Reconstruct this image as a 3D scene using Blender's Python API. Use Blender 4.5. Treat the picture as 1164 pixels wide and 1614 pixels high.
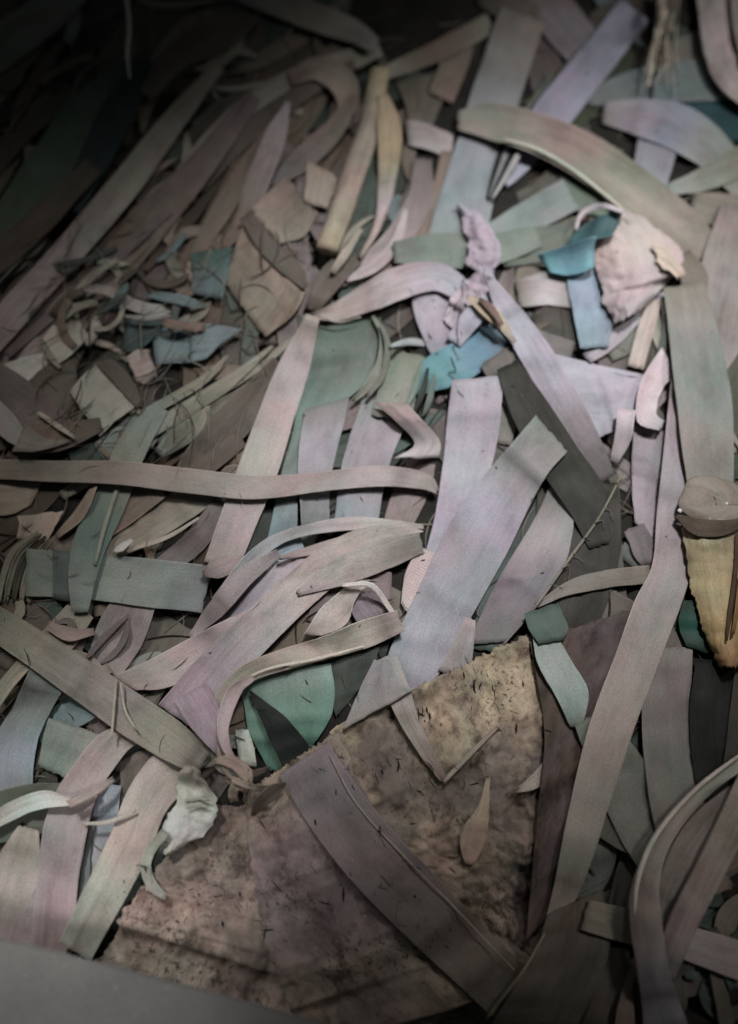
import bpy, math, random
import numpy as np
from mathutils import Vector, Matrix

for o in list(bpy.data.objects): bpy.data.objects.remove(o)
scene = bpy.context.scene
C = scene.collection
rnd = random.Random(7)
W0, H0 = 1164.0, 1614.0
PX = 0.0004                      # about 0.4 mm of heap for each photo pixel

# ------------------------------------------------------------------ camera
TILT = math.radians(24)
DIST = 0.86
cam_d = bpy.data.cameras.new('camera'); cam = bpy.data.objects.new('camera', cam_d); C.objects.link(cam)
cam.location = (0, -math.sin(TILT)*DIST, math.cos(TILT)*DIST)
cam.rotation_euler = (TILT, 0, 0)
cam_d.sensor_fit = 'VERTICAL'; cam_d.sensor_height = 32
VIEW_H = H0*PX
cam_d.lens = 32*DIST/VIEW_H
cam_d.clip_start = 0.01; cam_d.clip_end = 50
cam_d.dof.use_dof = True; cam_d.dof.focus_distance = DIST-0.02; cam_d.dof.aperture_fstop = 2.0
scene.camera = cam

# ------------------------------------------------------------------ light
world = bpy.data.worlds.new('World'); scene.world = world; world.use_nodes = True
world.node_tree.nodes['Background'].inputs[0].default_value = (0.80, 0.95, 1.0, 1)
world.node_tree.nodes['Background'].inputs[1].default_value = 0.015
vs = scene.view_settings
vs.view_transform = 'Standard'; vs.look = 'None'; vs.gamma = 1; vs.exposure = 0.18; vs.use_curve_mapping = False

cl, ct, st = cam.location, math.cos(TILT), math.sin(TILT)
def ray(px, py):
    """direction through a photo pixel, arrays allowed"""
    a = (np.asarray(px, float)-W0/2)/H0*VIEW_H/DIST
    b = -(np.asarray(py, float)-H0/2)/H0*VIEW_H/DIST
    return a, b*ct+st, b*st-ct
def world_at(px, py, z):
    dx, dy, dz = ray(px, py)
    t = (z-cl.z)/dz
    return np.stack([cl.x+dx*t, cl.y+dy*t, z+0*dx], -1)
def at(px, py, z=0.0):
    return Vector(world_at(np.array(px), np.array(py), np.array(float(z))))

def spot(name, px, py, frm, energy, radius_px, size, color):
    d = bpy.data.lights.new(name, 'SPOT'); o = bpy.data.objects.new(name, d); C.objects.link(o)
    tgt = at(px, py, 0.03); o.location = frm
    v = tgt-o.location
    o.rotation_euler = v.to_track_quat('-Z', 'Y').to_euler()
    d.spot_size = 2*math.atan(radius_px*PX/v.length); d.spot_blend = 1.0
    d.energy = energy; d.shadow_soft_size = size; d.color = color
    return o
spot('key_lamp', 830, 540, (0.30, 0.40, 1.30), 64, 750, 0.09, (0.98, 0.97, 0.99))
spot('fill_lower_left', 60, 1220, (-0.50, 0.20, 1.0), 26, 330, 0.08, (0.98, 0.98, 0.96))  # this and the spots below: unseen fills added to brighten single regions
spot('fill_right', 1200, 240, (0.75, 0.25, 0.9), 20, 680, 0.10, (1.0, 0.97, 0.95))
spot('fill_left', 150, 680, (-0.5, 0.5, 1.0), 9, 700, 0.12, (1.0, 0.93, 0.82))
spot('fill_middle', 560, 930, (0.2, 0.1, 1.2), 17, 300, 0.10, (1.0, 0.97, 0.98))
spot('fill_lower_right', 1130, 1330, (0.6, -0.1, 0.9), 14, 290, 0.12, (1.0, 0.94, 0.90))
spot('fill_board', 40, 1650, (-0.2, -0.7, 0.8), 17, 270, 0.12, (1.0, 0.98, 0.96))

# ------------------------------------------------------------------ height field of the heap (photo-pixel grid)
G = 3; MARG = 260
gw, gh = int((W0+2*MARG)/G), int((H0+2*MARG)/G)
def bump_field(seed):
    r = np.random.RandomState(seed)
    yy, xx = np.mgrid[0:gh, 0:gw].astype(float)
    f = np.zeros((gh, gw))
    for k in range(26):
        a = r.uniform(0, 2*math.pi); fr = r.uniform(0.008, 0.07)
        f += np.sin(xx*fr*math.cos(a)+yy*fr*math.sin(a)+r.uniform(0, 6.28))/(1+fr*40)
    return f/4
HF = -0.030+0.006*bump_field(3)
_yy, _xx = np.mgrid[0:gh, 0:gw].astype(float); _x = _xx*G-MARG; _y = _yy*G-MARG      # dip shaped into the heap so its bottom middle gets less light
HF -= 0.085*np.clip((_y-1240-0.10*np.abs(_x-600))/330, 0, 1.3)*np.exp(-((_x-620)/330)**2)
GROUND = HF.copy()
IDB = np.zeros((gh, gw), int); PRUNE = {}
def gi(px, py):
    ix = np.clip(((np.asarray(px)+MARG)/G).astype(int), 0, gw-1)
    iy = np.clip(((np.asarray(py)+MARG)/G).astype(int), 0, gh-1)
    return iy, ix

# ------------------------------------------------------------------ colours and materials
def lin(c, gain=1.55):
    out = []
    g_ = 0.35*c[0]+0.5*c[1]+0.15*c[2]; sat = 0.70 if c[2] > c[0]+22 else 0.54
    c = (g_+(c[0]-g_)*sat+1.5, g_+(c[1]-g_)*sat, g_+(c[2]-g_)*sat-1.5)
    for v in c:
        v /= 255.0
        v = v/12.92 if v <= 0.04045 else ((v+0.055)/1.055)**2.4
        out.append(min(0.82, v*gain))
    return tuple(out)
MV=(160,144,146); PK=(170,152,145); LV=(146,142,160); BL=(128,142,156); GG=(122,134,126); OL=(136,132,114)
TN=(152,134,116); TL=(60,122,134); GN=(80,142,118); YL=(172,146,98); BR=(122,102,88); DK=(78,76,66)
PL=(186,172,166); WH=(196,196,186); DG=(62,82,74); DB=(96,84,74); DM=(112,98,98); BT=(96,120,124); BK=(30,34,34)

def nd(nt, t, **kw):
    n = nt.nodes.new(t)
    for k, v in kw.items(): setattr(n, k, v)
    return n
def math_n(nt, op, a, b=None, clamp=False):
    n = nd(nt, 'ShaderNodeMath', operation=op, use_clamp=clamp)
    for i, v in enumerate((a, b)):
        if v is None: continue
        if isinstance(v, (int, float)): n.inputs[i].default_value = v
        else: nt.links.new(v, n.inputs[i])
    return n.outputs[0]
def ramp(nt, fac, stops):
    r = nd(nt, 'ShaderNodeValToRGB'); e = r.color_ramp.elements
    while len(e) < len(stops): e.new(0.5)
    for k, (p, c) in enumerate(stops):
        e[k].position = p; e[k].color = (*c, 1) if len(c) == 3 else c
    nt.links.new(fac, r.inputs[0]); return r.outputs[0]
def mix(nt, mode, fac, a, b):
    m = nd(nt, 'ShaderNodeMix', data_type='RGBA', blend_type=mode)
    for k, v in ((0, fac), (6, a), (7, b)):
        if isinstance(v, (int, float)): m.inputs[k].default_value = v
        elif isinstance(v, tuple): m.inputs[k].default_value = (*v, 1)
        else: nt.links.new(v, m.inputs[k])
    return m.outputs[2]
def g3(v): return (v, v, v)

def leaf_material(name, speck=0.0, fibre=1.0, rough=0.62, woven=False, stain=1.0, translucent=0.0):
    m = bpy.data.materials.new(name); m.use_nodes = True; nt = m.node_tree
    bs = nt.nodes['Principled BSDF']; L = nt.links.new
    att = nd(nt, 'ShaderNodeAttribute', attribute_name='tint')
    uv = nd(nt, 'ShaderNodeUVMap', uv_map='UVMap')
    oi = nd(nt, 'ShaderNodeObjectInfo')
    off = nd(nt, 'ShaderNodeCombineXYZ')
    L(math_n(nt, 'MULTIPLY', oi.outputs['Random'], 37.0), off.inputs[0]); L(math_n(nt, 'MULTIPLY', oi.outputs['Random'], 91.0), off.inputs[1])
    add = nd(nt, 'ShaderNodeVectorMath', operation='ADD'); L(uv.outputs[0], add.inputs[0]); L(off.outputs[0], add.inputs[1])
    def stretched(sx, sy, scale, detail=5, rough_=0.6):
        mp = nd(nt, 'ShaderNodeMapping'); mp.inputs['Scale'].default_value = (sx, sy, 1); L(add.outputs[0], mp.inputs[0])
        n = nd(nt, 'ShaderNodeTexNoise'); n.inputs['Scale'].default_value = scale; n.inputs['Detail'].default_value = detail
        n.inputs['Roughness'].default_value = rough_; L(mp.outputs[0], n.inputs['Vector']); return n
    fine = stretched(25, 900, 1.0)        # long fibres
    vein = stretched(6, 260, 1.0, 3)
    blot = stretched(24, 40, 1.0, 6, 0.65)       # weathering blotches
    cblot = stretched(20, 26, 1.0, 3)
    grit = stretched(700, 900, 1.0, 3)
    col = att.outputs['Color']
    col = mix(nt, 'MULTIPLY', 0.75*stain, col, ramp(nt, blot.outputs[0], [(0.30, (0.52, 0.50, 0.47)), (0.5, g3(0.92)), (0.70, g3(1.18))]))
    col = mix(nt, 'MULTIPLY', 0.55, col, ramp(nt, cblot.outputs[0], [(0.34, (0.78, 0.98, 0.94)), (0.5, g3(1.0)), (0.66, (1.14, 0.95, 1.0))]))
    col = mix(nt, 'MULTIPLY', 0.24*fibre, col, ramp(nt, fine.outputs[0], [(0.30, g3(0.66)), (0.70, g3(1.25))]))
    col = mix(nt, 'MULTIPLY', 0.38*fibre, col, ramp(nt, vein.outputs[0], [(0.34, (0.70, 0.67, 0.64)), (0.52, g3(1.0)), (0.70, g3(1.12))]))
    col = mix(nt, 'MULTIPLY', 0.5, col, ramp(nt, grit.outputs[0], [(0.35, g3(0.7)), (0.65, g3(1.2))]))
    # small dark spots of mould
    spn = stretched(210, 330, 1.0, 4, 0.7)
    thr = 0.70 if speck == 0 else 0.62-0.05*speck
    sp = ramp(nt, spn.outputs[0], [(thr-0.02, g3(0)), (thr+0.02, g3(1))])
    msk = stretched(16, 22, 1.0, 2)
    sp = math_n(nt, 'MULTIPLY', sp, ramp(nt, msk.outputs[0], [(0.45, g3(0)), (0.58, g3(1))]))
    col = mix(nt, 'MIX', math_n(nt, 'MULTIPLY', sp, 0.8), col, (0.030, 0.024, 0.020))
    hgt = math_n(nt, 'ADD', math_n(nt, 'MULTIPLY', fine.outputs[0], 0.25*fibre), math_n(nt, 'MULTIPLY', vein.outputs[0], 0.9*fibre))
    hgt = math_n(nt, 'ADD', hgt, math_n(nt, 'MULTIPLY', blot.outputs[0], 1.6))
    if speck:
        pt = stretched(12, 13, 1.0, 4, 0.55)
        col = mix(nt, 'MIX', ramp(nt, pt.outputs[0], [(0.46, g3(0)), (0.60, g3(0.75))]), col, (0.14, 0.115, 0.125))
        pt2 = stretched(15, 40, 1.0, 6, 0.7)
        col = mix(nt, 'MIX', ramp(nt, pt2.outputs[0], [(0.55, g3(0)), (0.68, g3(0.85))]), col, (0.055, 0.042, 0.032))
        vo = nd(nt, 'ShaderNodeTexNoise'); vo.inputs['Scale'].default_value = 1; vo.inputs['Detail'].default_value = 7; vo.inputs['Roughness'].default_value = 0.7
        mp = nd(nt, 'ShaderNodeMapping'); mp.inputs['Scale'].default_value = (42, 60, 1); L(add.outputs[0], mp.inputs[0]); L(mp.outputs[0], vo.inputs['Vector'])
        col = mix(nt, 'MULTIPLY', 0.8, col, ramp(nt, vo.outputs[0], [(0.33, (0.30, 0.24, 0.20)), (0.47, (0.85, 0.80, 0.74)), (0.66, (1.25, 1.2, 1.12))]))
        hgt = math_n(nt, 'ADD', hgt, math_n(nt, 'MULTIPLY', vo.outputs[0], 1.6))
    if woven:
        w1 = nd(nt, 'ShaderNodeTexWave', bands_direction='X'); w1.inputs['Scale'].default_value = 160; L(uv.outputs[0], w1.inputs[0])
        w2 = nd(nt, 'ShaderNodeTexWave', bands_direction='Y'); w2.inputs['Scale'].default_value = 160; L(uv.outputs[0], w2.inputs[0])
        hgt = math_n(nt, 'ADD', hgt, math_n(nt, 'MULTIPLY', w1.outputs[1], w2.outputs[1]))
    bp = nd(nt, 'ShaderNodeBump'); bp.inputs['Strength'].default_value = 0.55; bp.inputs['Distance'].default_value = 0.0009
    L(hgt, bp.inputs['Height']); L(bp.outputs[0], bs.inputs['Normal'])
    L(col, bs.inputs['Base Color'])
    L(ramp(nt, blot.outputs[0], [(0.3, g3(rough+0.15)), (0.7, g3(rough-0.08))]), bs.inputs['Roughness'])
    bs.inputs['Specular IOR Level'].default_value = 0.25
    if translucent:
        bs.inputs['Transmission Weight'].default_value = translucent; bs.inputs['Roughness'].default_value = 0.2
    return m
M = {
 'leaf': leaf_material('dry_leaf'),
 'smooth': leaf_material('smooth_leaf', fibre=0.5, rough=0.55, stain=0.8),
 'fibrous': leaf_material('fibrous_husk', fibre=1.5, rough=0.7, stain=1.2),
 'rot': leaf_material('rotting_sheath', speck=1.0, fibre=0.5, rough=0.75, stain=1.3),
 'woven': leaf_material('woven_leaf', fibre=0.3, woven=True),
}
def simple_mat(name, base, rough, noise=60, amt=0.5, bump=0.3, **kw):
    m = bpy.data.materials.new(name); m.use_nodes = True; nt = m.node_tree; bs = nt.nodes['Principled BSDF']
    tc = nd(nt, 'ShaderNodeTexCoord'); n = nd(nt, 'ShaderNodeTexNoise'); n.inputs['Scale'].default_value = noise; n.inputs['Detail'].default_value = 8
    n.inputs['Roughness'].default_value = 0.65
    nt.links.new(tc.outputs['Object'], n.inputs['Vector'])
    c = mix(nt, 'MULTIPLY', amt, base, ramp(nt, n.outputs[0], [(0.3, g3(0.35)), (0.5, g3(0.9)), (0.7, g3(1.5))]))
    nt.links.new(c, bs.inputs['Base Color']); bs.inputs['Roughness'].default_value = rough
    bp = nd(nt, 'ShaderNodeBump'); bp.inputs['Strength'].default_value = bump; bp.inputs['Distance'].default_value = 0.002
    nt.links.new(n.outputs[0], bp.inputs['Height']); nt.links.new(bp.outputs[0], bs.inputs['Normal'])
    for k, v in kw.items(): bs.inputs[k.replace('_', ' ')].default_value = v
    return m
M['ground'] = simple_mat('dark_leaf_mould', (0.020, 0.018, 0.014), 0.9, 45, 0.9, 1.0)
M['crumb'] = simple_mat('dark_crumb', (0.022, 0.017, 0.014), 0.85, 300, 0.6, 0.5)

# ------------------------------------------------------------------ mesh helpers
def spline(pts, n):
    """Catmull-Rom through rows of pts, n samples, roughly by arc length"""
    P = np.array(pts, float)
    if len(P) == 2:
        t = np.linspace(0, 1, n)[:, None]; return P[0]*(1-t)+P[1]*t
    d = np.r_[0, np.cumsum(np.maximum(1e-3, np.linalg.norm(np.diff(P[:, :2], axis=0), axis=1)))]
    Q = np.vstack([2*P[0]-P[1], P, 2*P[-1]-P[-2]])
    out = []
    for s in np.linspace(0, d[-1], n):
        k = min(len(d)-2, max(0, np.searchsorted(d, s, 'right')-1)); t = (s-d[k])/(d[k+1]-d[k])
        p0, p1, p2, p3 = Q[k:k+4]
        out.append(0.5*((2*p1)+(-p0+p2)*t+(2*p0-5*p1+4*p2-p3)*t*t+(-p0+3*p1-3*p2+p3)*t**3))
    return np.array(out)
def smooth1(a, it, passes_axis=0):
    for _ in range(it):
        b = a.copy(); b[1:-1] = (a[:-2]+2*a[1:-1]+a[2:])/4; b[0] = (a[0]*3+a[1])/4; b[-1] = (a[-1]*3+a[-2])/4; a = b
    return a

def slab(name, X, Y, Z, tint, mat, thick=0.0005, uvw=None, parent=None, loc=None):
    """closed thin slab over a grid of photo positions X,Y with heights Z"""
    n, m = X.shape
    top = world_at(X, Y, Z)
    du = np.gradient(top, axis=0); dv = np.gradient(top, axis=1)
    nr = np.cross(du, dv); nr /= np.maximum(1e-12, np.linalg.norm(nr, axis=2, keepdims=True))
    if nr[..., 2].mean() < 0: nr = -nr
    bot = top-nr*thick
    V = np.concatenate([top.reshape(-1, 3), bot.reshape(-1, 3)])
    base = V.mean(axis=0) if loc is None else np.array(loc)
    if loc is None: base[2] = V[:, 2].min()
    V = V-base
    N = n*m; F = []
    idx = lambda i, j: i*m+j
    for i in range(n-1):
        for j in range(m-1):
            q = (idx(i, j), idx(i+1, j), idx(i+1, j+1), idx(i, j+1))
            F.append(q); F.append(tuple(a+N for a in q[::-1]))
    def side(a, b): F.append((a, b, b+N, a+N))
    for i in range(n-1): side(idx(i, 0), idx(i+1, 0)); side(idx(i+1, m-1), idx(i, m-1))
    for j in range(m-1): side(idx(0, j+1), idx(0, j)); side(idx(n-1, j), idx(n-1, j+1))
    me = bpy.data.meshes.new(name); me.from_pydata(V.tolist(), [], F); 
    s = np.zeros((n, m)); s[1:] = np.cumsum(np.linalg.norm(np.diff(top, axis=0), axis=2), axis=0)
    w = np.zeros((n, m)); w[:, 1:] = np.cumsum(np.linalg.norm(np.diff(top, axis=1), axis=2), axis=1)
    s = np.repeat(s.mean(axis=1)[:, None], m, 1); w = w-w[:, -1:]/2
    U = np.stack([s, w], -1).reshape(-1, 2); U = np.concatenate([U, U])
    T = np.concatenate([tint.reshape(-1, 3)]*2)
    li = np.zeros(len(me.loops), int); me.loops.foreach_get('vertex_index', li)
    uvl = me.uv_layers.new(name='UVMap'); uvl.data.foreach_set('uv', U[li].astype(np.float32).ravel())
    ca = me.color_attributes.new('tint', 'FLOAT_COLOR', 'POINT')
    ca.data.foreach_set('color', np.c_[T, np.ones(len(T))].astype(np.float32).ravel())
    sm = np.ones(len(me.polygons), bool); sm[2*(n-1)*(m-1):] = False
    me.polygons.foreach_set('use_smooth', sm)
    me.materials.append(mat); me.update()
    import bmesh
    bm = bmesh.new(); bm.from_mesh(me); bmesh.ops.recalc_face_normals(bm, faces=bm.faces); bm.to_mesh(me); bm.free()
    o = bpy.data.objects.new(name, me); C.objects.link(o)
    o.location = base
    if parent is not None:
        o.parent = parent; o.matrix_parent_inverse = parent.matrix_world.inverted() if False else Matrix.Translation(-Vector(parent.location))
    return o

def tag(o, label, cat, group=None, kind=None):
    if label: o['label'] = label
    if cat: o['category'] = cat
    if group: o['group'] = group
    if kind: o['kind'] = kind
    return o

def tint_rows(cols, n, m):
    cols = [lin(c) for c in (cols if isinstance(cols, list) else [cols])]
    A = np.array(cols); x = np.linspace(0, len(A)-1, n); k = np.minimum(x.astype(int), max(0, len(A)-2)); t = (x-k)[:, None]
    t = t*t*(3-2*t)
    R = A[k]*(1-t)+A[np.minimum(k+1, len(A)-1)]*t
    return np.repeat(R[:, None, :], m, 1)

from mathutils import noise as mnoise
def fbm(x, y, scale, seed, H=0.9, octv=5):
    out = np.zeros(x.shape); xf, yf, of = x.ravel(), y.ravel(), out.ravel()
    for q in range(len(xf)): of[q] = mnoise.fractal(Vector((xf[q]/scale+seed*7.3, yf[q]/scale, seed*3.1)), H, 2.1, octv)
    return of.reshape(x.shape)
SEED = [0]; o_id = {}
def loft(name, label, cat, cols, A, B, mat='leaf', lift=0.0, cup=0.0, stiff=24, gap=0.0009, thick=0.0003, ragged=0.0,
         group=None, wob=1.0, m=None, crease=0.0, parent=None, follow=0.12, endlift=(0, 0), cut=(0, 0), part_label=None, buckle=0.0, rough=0.0, rscale=70.0, edgew=0.0, dense=9.0):
    """a leaf piece between two edge lines A and B (photo px), settled on whatever lies below it"""
    SEED[0] += 1; r = np.random.RandomState(SEED[0]*13+5)
    la = np.linalg.norm(np.diff(np.array(A, float)[:, :2], axis=0), axis=1).sum(); lb = np.linalg.norm(np.diff(np.array(B, float)[:, :2], axis=0), axis=1).sum()
    n = int(min(130, max(7, max(la, lb)/dense)))
    a = spline(A, n); b = spline(B, n)
    wd = np.linalg.norm(a-b, axis=1).max()
    m = m or int(min(24 if dense > 8 else 90, max(5, wd/dense)))
    # natural waviness of the edges
    s = np.linspace(0, 1, n)
    def wv(k): return sum(r.uniform(-1, 1)*np.sin(2*math.pi*s*f+r.uniform(0, 6.28))/f**0.7 for f in (1.3, 2.7, 4.1, 7.3))*k
    dirn = (b-a)/np.maximum(1, np.linalg.norm(b-a, axis=1))[:, None]
    env = np.minimum(1, np.linalg.norm(a-b, axis=1)/25.0)
    a = a+dirn*(wv(0.9*wob)*env)[:, None]; b = b+dirn*(wv(0.9*wob)*env)[:, None]
    if edgew:
        for sgn, P_ in ((-1, a), (1, b)):
            q = np.array([mnoise.fractal(Vector((t*max(la, lb)/45.0, sgn*5.0, SEED[0]*1.7)), 0.7, 2.2, 5) for t in s]); P_ += dirn*(q*edgew*sgn)[:, None]
    if ragged:
        a = a+dirn*(r.uniform(-1, 1, n)*ragged)[:, None]; b = b+dirn*(r.uniform(-1, 1, n)*ragged)[:, None]
    v = np.linspace(0, 1, m)
    if m >= 5 and wd > 14: e_ = min(0.08, 1.6/wd); v = np.r_[0, e_, v[1:-1], 1-e_, 1]; m = len(v)
    v = v[None, :]
    X = a[:, :1]*(1-v)+b[:, :1]*v; Y = a[:, 1:2]*(1-v)+b[:, 1:2]*v
    # slanted / torn ends
    tx = np.gradient(X, axis=0); ty = np.gradient(Y, axis=0); tl = np.maximum(1e-6, np.hypot(tx, ty))
    for e, c in ((0, cut[0]), (-1, cut[1])):
        off = c*(v[0]-0.5)*wd+r.uniform(-1, 1, m)*(1.5+ragged*1.2)
        X[e] += off*(tx/tl)[e]; Y[e] += off*(ty/tl)[e]
    # support from below, denser than the mesh
    iy, ix = gi(X, Y); raw = HF[iy, ix]
    for dx, dy in ((4, 0), (-4, 0), (0, 4), (0, -4)):
        iy, ix = gi(X+dx, Y+dy); raw = np.maximum(raw, HF[iy, ix])
    raw = raw.copy()
    raw[1:-1] = np.maximum(raw[1:-1], np.maximum(raw[:-2], raw[2:]))
    h = m//2+1
    zl = raw[:, :h].max(axis=1); zr = raw[:, -h:].max(axis=1)
    zl = smooth1(zl, stiff); zr = smooth1(zr, stiff)
    Z = zl[:, None]*(1-v)+zr[:, None]*v
    if follow: Z = Z*(1-follow)+np.apply_along_axis(lambda q: smooth1(q, max(2, stiff//3)), 0, raw)*follow
    # natural twist and bow
    bow = wv(0.0007*wob)[:, None]
    Z = Z+bow+(wv(0.0011*wob)[:, None])*(v-0.5)*min(1.5, wd/50)
    Z += cup*PX*wd*((2*v-1)**2)
    if crease: Z += crease*PX*wd*(1-np.abs(2*v-1))
    if m >= 5 and wd > 18 and name in ('leaf_strip', 'leaf_piece', 'leaf_shred'):
        for q in range(r.randint(2, 6)):          # lengthwise ridge or slanting kink pressed into the dry leaf
            if r.rand() < 0.5: Z += r.uniform(-1, 1)*0.0010*np.exp(-((v-r.uniform(0.2, 0.8))/0.07)**2)*np.clip(1.3*np.sin(s*r.uniform(1, 3)+r.uniform(0, 6)), 0, 1)[:, None]
            else: Z += r.choice([-1, 1])*r.uniform(0.0006, 0.0018)*np.clip(1-np.abs(s[:, None]-r.uniform(0.1, 0.9)-0.05*(v-0.5)*r.uniform(-3, 3))/0.05, 0, 1)
    if rough: fz = fbm(X, Y, rscale, SEED[0]); Z += rough*(fz+0.6*np.abs(fbm(X, Y, rscale*0.35, SEED[0]+9)))
    if buckle:
        for k in range(7):
            fa, fb = r.uniform(2, 9), r.uniform(0.5, 3.5)
            Z += buckle*np.sin(fa*s*6.28*max(1, la/300)+r.uniform(0, 6))[:, None]*np.sin(fb*v*6.28+r.uniform(0, 6))/2.2
    Z += (endlift[0]*np.exp(-(s*4)**2)+endlift[1]*np.exp(-((1-s)*4)**2))[:, None]
    d = np.maximum(0, raw+gap+0.0002-Z)
    dr = d.max(axis=1); dr = np.maximum(dr, smooth1(dr, 5)); dr2 = smooth1(dr, 3); dr2 = np.maximum(dr2, dr)
    Z = Z+dr2[:, None]+lift
    tr_ = tint_rows(cols, n, m)
    if wd > 14 and mat != 'rot':                    # dried pale margin along some edges
        for c_ in (0, -1):
            if r.rand() < 0.6: tr_[:, c_] = np.minimum(0.8, tr_[:, c_]*(1+0.55*np.clip(np.sin(s*r.uniform(2, 6)+r.uniform(0, 6))+0.5, 0, 1))[:, None])
    o = slab(name, X, Y, Z, tr_, M[mat] if isinstance(mat, str) else mat, thick, parent=parent)
    # print into the height field
    k = 5; ii = np.linspace(0, n-1, (n-1)*k+1); jj = np.linspace(0, m-1, (m-1)*k+1)
    def up(Q):
        i0 = np.minimum(ii.astype(int), n-2); ti = (ii-i0)[:, None]
        R = Q[i0]*(1-ti)+Q[i0+1]*ti
        j0 = np.minimum(jj.astype(int), m-2); tj = (jj-j0)[None, :]
        return R[:, j0]*(1-tj)+R[:, j0+1]*tj
    iy, ix = gi(up(X), up(Y)); zz = up(Z); top_ = zz > HF[iy, ix]-1e-9
    np.maximum.at(HF, (iy.ravel(), ix.ravel()), zz.ravel()); IDB[iy[top_], ix[top_]] = SEED[0]; o_id[o.name] = SEED[0]
    if parent is None: tag(o, label, cat, group)
    return o

def rails(pts):
    P = np.array(pts, float); c = spline(P, max(8, 4*len(P)))
    t = np.gradient(c[:, :2], axis=0); t /= np.maximum(1e-6, np.linalg.norm(t, axis=1))[:, None]
    nrm = np.stack([-t[:, 1], t[:, 0]], 1); hw = (np.maximum(0.6, c[:, 2])*np.where(c[:, 2] > 18, 1.1, 1.0))[:, None]/2
    return (c[:, :2]+nrm*hw).tolist(), (c[:, :2]-nrm*hw).tolist()
def strip(name, label, cat, cols, pts, **kw):
    A, B = rails(pts); kw['cup'] = 0.5*kw.get('cup', 0.0); return loft(name, label, cat, cols, A, B, **kw)

def tube(name, label, cat, cols, pts, mat='leaf', lift=0.0, flat=1.0, parent=None, group=None, z=None):
    """round stalk or string settled on the heap; pts (x, y, diameter px)"""
    P = np.array(pts, float); L_ = np.linalg.norm(np.diff(P[:, :2], axis=0), axis=1).sum()
    n = int(max(8, min(60, L_/7))); c = spline(P, n); K = 12
    iy, ix = gi(c[:, 0], c[:, 1]); raw = HF[iy, ix].copy()
    t = np.gradient(c[:, :2], axis=0); t /= np.maximum(1e-6, np.linalg.norm(t, axis=1))[:, None]; nrm = np.stack([-t[:, 1], t[:, 0]], 1)
    for q in (-0.5, 0.5):
        iy, ix = gi(c[:, 0]+nrm[:, 0]*c[:, 2]*q, c[:, 1]+nrm[:, 1]*c[:, 2]*q); raw = np.maximum(raw, HF[iy, ix])
    zc = smooth1(raw, 10); dd = np.maximum(0, raw-zc); zc = zc+smooth1(np.maximum(dd, smooth1(dd, 4)), 2)+0.0006
    if z is not None: zc = np.interp(np.linspace(0, 1, n), np.linspace(0, 1, len(z)), z)
    rad = c[:, 2]/2*PX; zc = zc+rad*flat+lift
    P3 = world_at(c[:, 0], c[:, 1], zc); T = np.gradient(P3, axis=0); T /= np.linalg.norm(T, axis=1)[:, None]
    S = np.cross(T, [0, 0, 1.0]); S /= np.linalg.norm(S, axis=1)[:, None]; Un = np.cross(S, T)
    V = []
    r = np.random.RandomState(len(bpy.data.objects))
    for i in range(n):
        for k in range(K):
            a = 2*math.pi*k/K; q = rad[i]*(1+0.06*math.sin(a*3+i*0.3)+r.uniform(-0.04, 0.04))
            V.append(P3[i]+S[i]*math.cos(a)*q+Un[i]*math.sin(a)*q*flat)
    V.append(P3[0]); V.append(P3[-1]); V = np.array(V)
    base = V.mean(axis=0); base[2] = V[:, 2].min()
    F = [(i*K+k, i*K+(k+1) % K, (i+1)*K+(k+1) % K, (i+1)*K+k) for i in range(n-1) for k in range(K)]
    F += [(n*K, (k+1) % K, k) for k in range(K)]+[(n*K+1, (n-1)*K+k, (n-1)*K+(k+1) % K) for k in range(K)]
    me = bpy.data.meshes.new(name); me.from_pydata((V-base).tolist(), [], F)
    li = np.zeros(len(me.loops), int); me.loops.foreach_get('vertex_index', li)
    arc = np.r_[0, np.cumsum(np.linalg.norm(np.diff(P3, axis=0), axis=1))]
    U = np.array([[arc[i], (k/K)*6.28*rad[i]] for i in range(n) for k in range(K)]+[[0, 0], [arc[-1], 0]])
    uvl = me.uv_layers.new(name='UVMap'); uvl.data.foreach_set('uv', U[li].astype(np.float32).ravel())
    T_ = tint_rows(cols, n, K).reshape(-1, 3); T_ = np.vstack([T_, T_[0], T_[-1]])
    ca = me.color_attributes.new('tint', 'FLOAT_COLOR', 'POINT'); ca.data.foreach_set('color', np.c_[T_, np.ones(len(T_))].astype(np.float32).ravel())
    me.polygons.foreach_set('use_smooth', np.ones(len(me.polygons), bool)); me.materials.append(M[mat] if isinstance(mat, str) else mat); me.update()
    o = bpy.data.objects.new(name, me); C.objects.link(o); o.location = base
    for q in np.linspace(-0.5, 0.5, 9):
        iy, ix = gi(c[:, 0]+nrm[:, 0]*c[:, 2]*q, c[:, 1]+nrm[:, 1]*c[:, 2]*q); np.maximum.at(HF, (iy, ix), zc+rad*flat*math.cos(q*2.5))
    if parent is not None: o.parent = parent; o.matrix_parent_inverse = Matrix.Translation(-Vector(parent.location))
    else: tag(o, label, cat, group)
    return o

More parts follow.
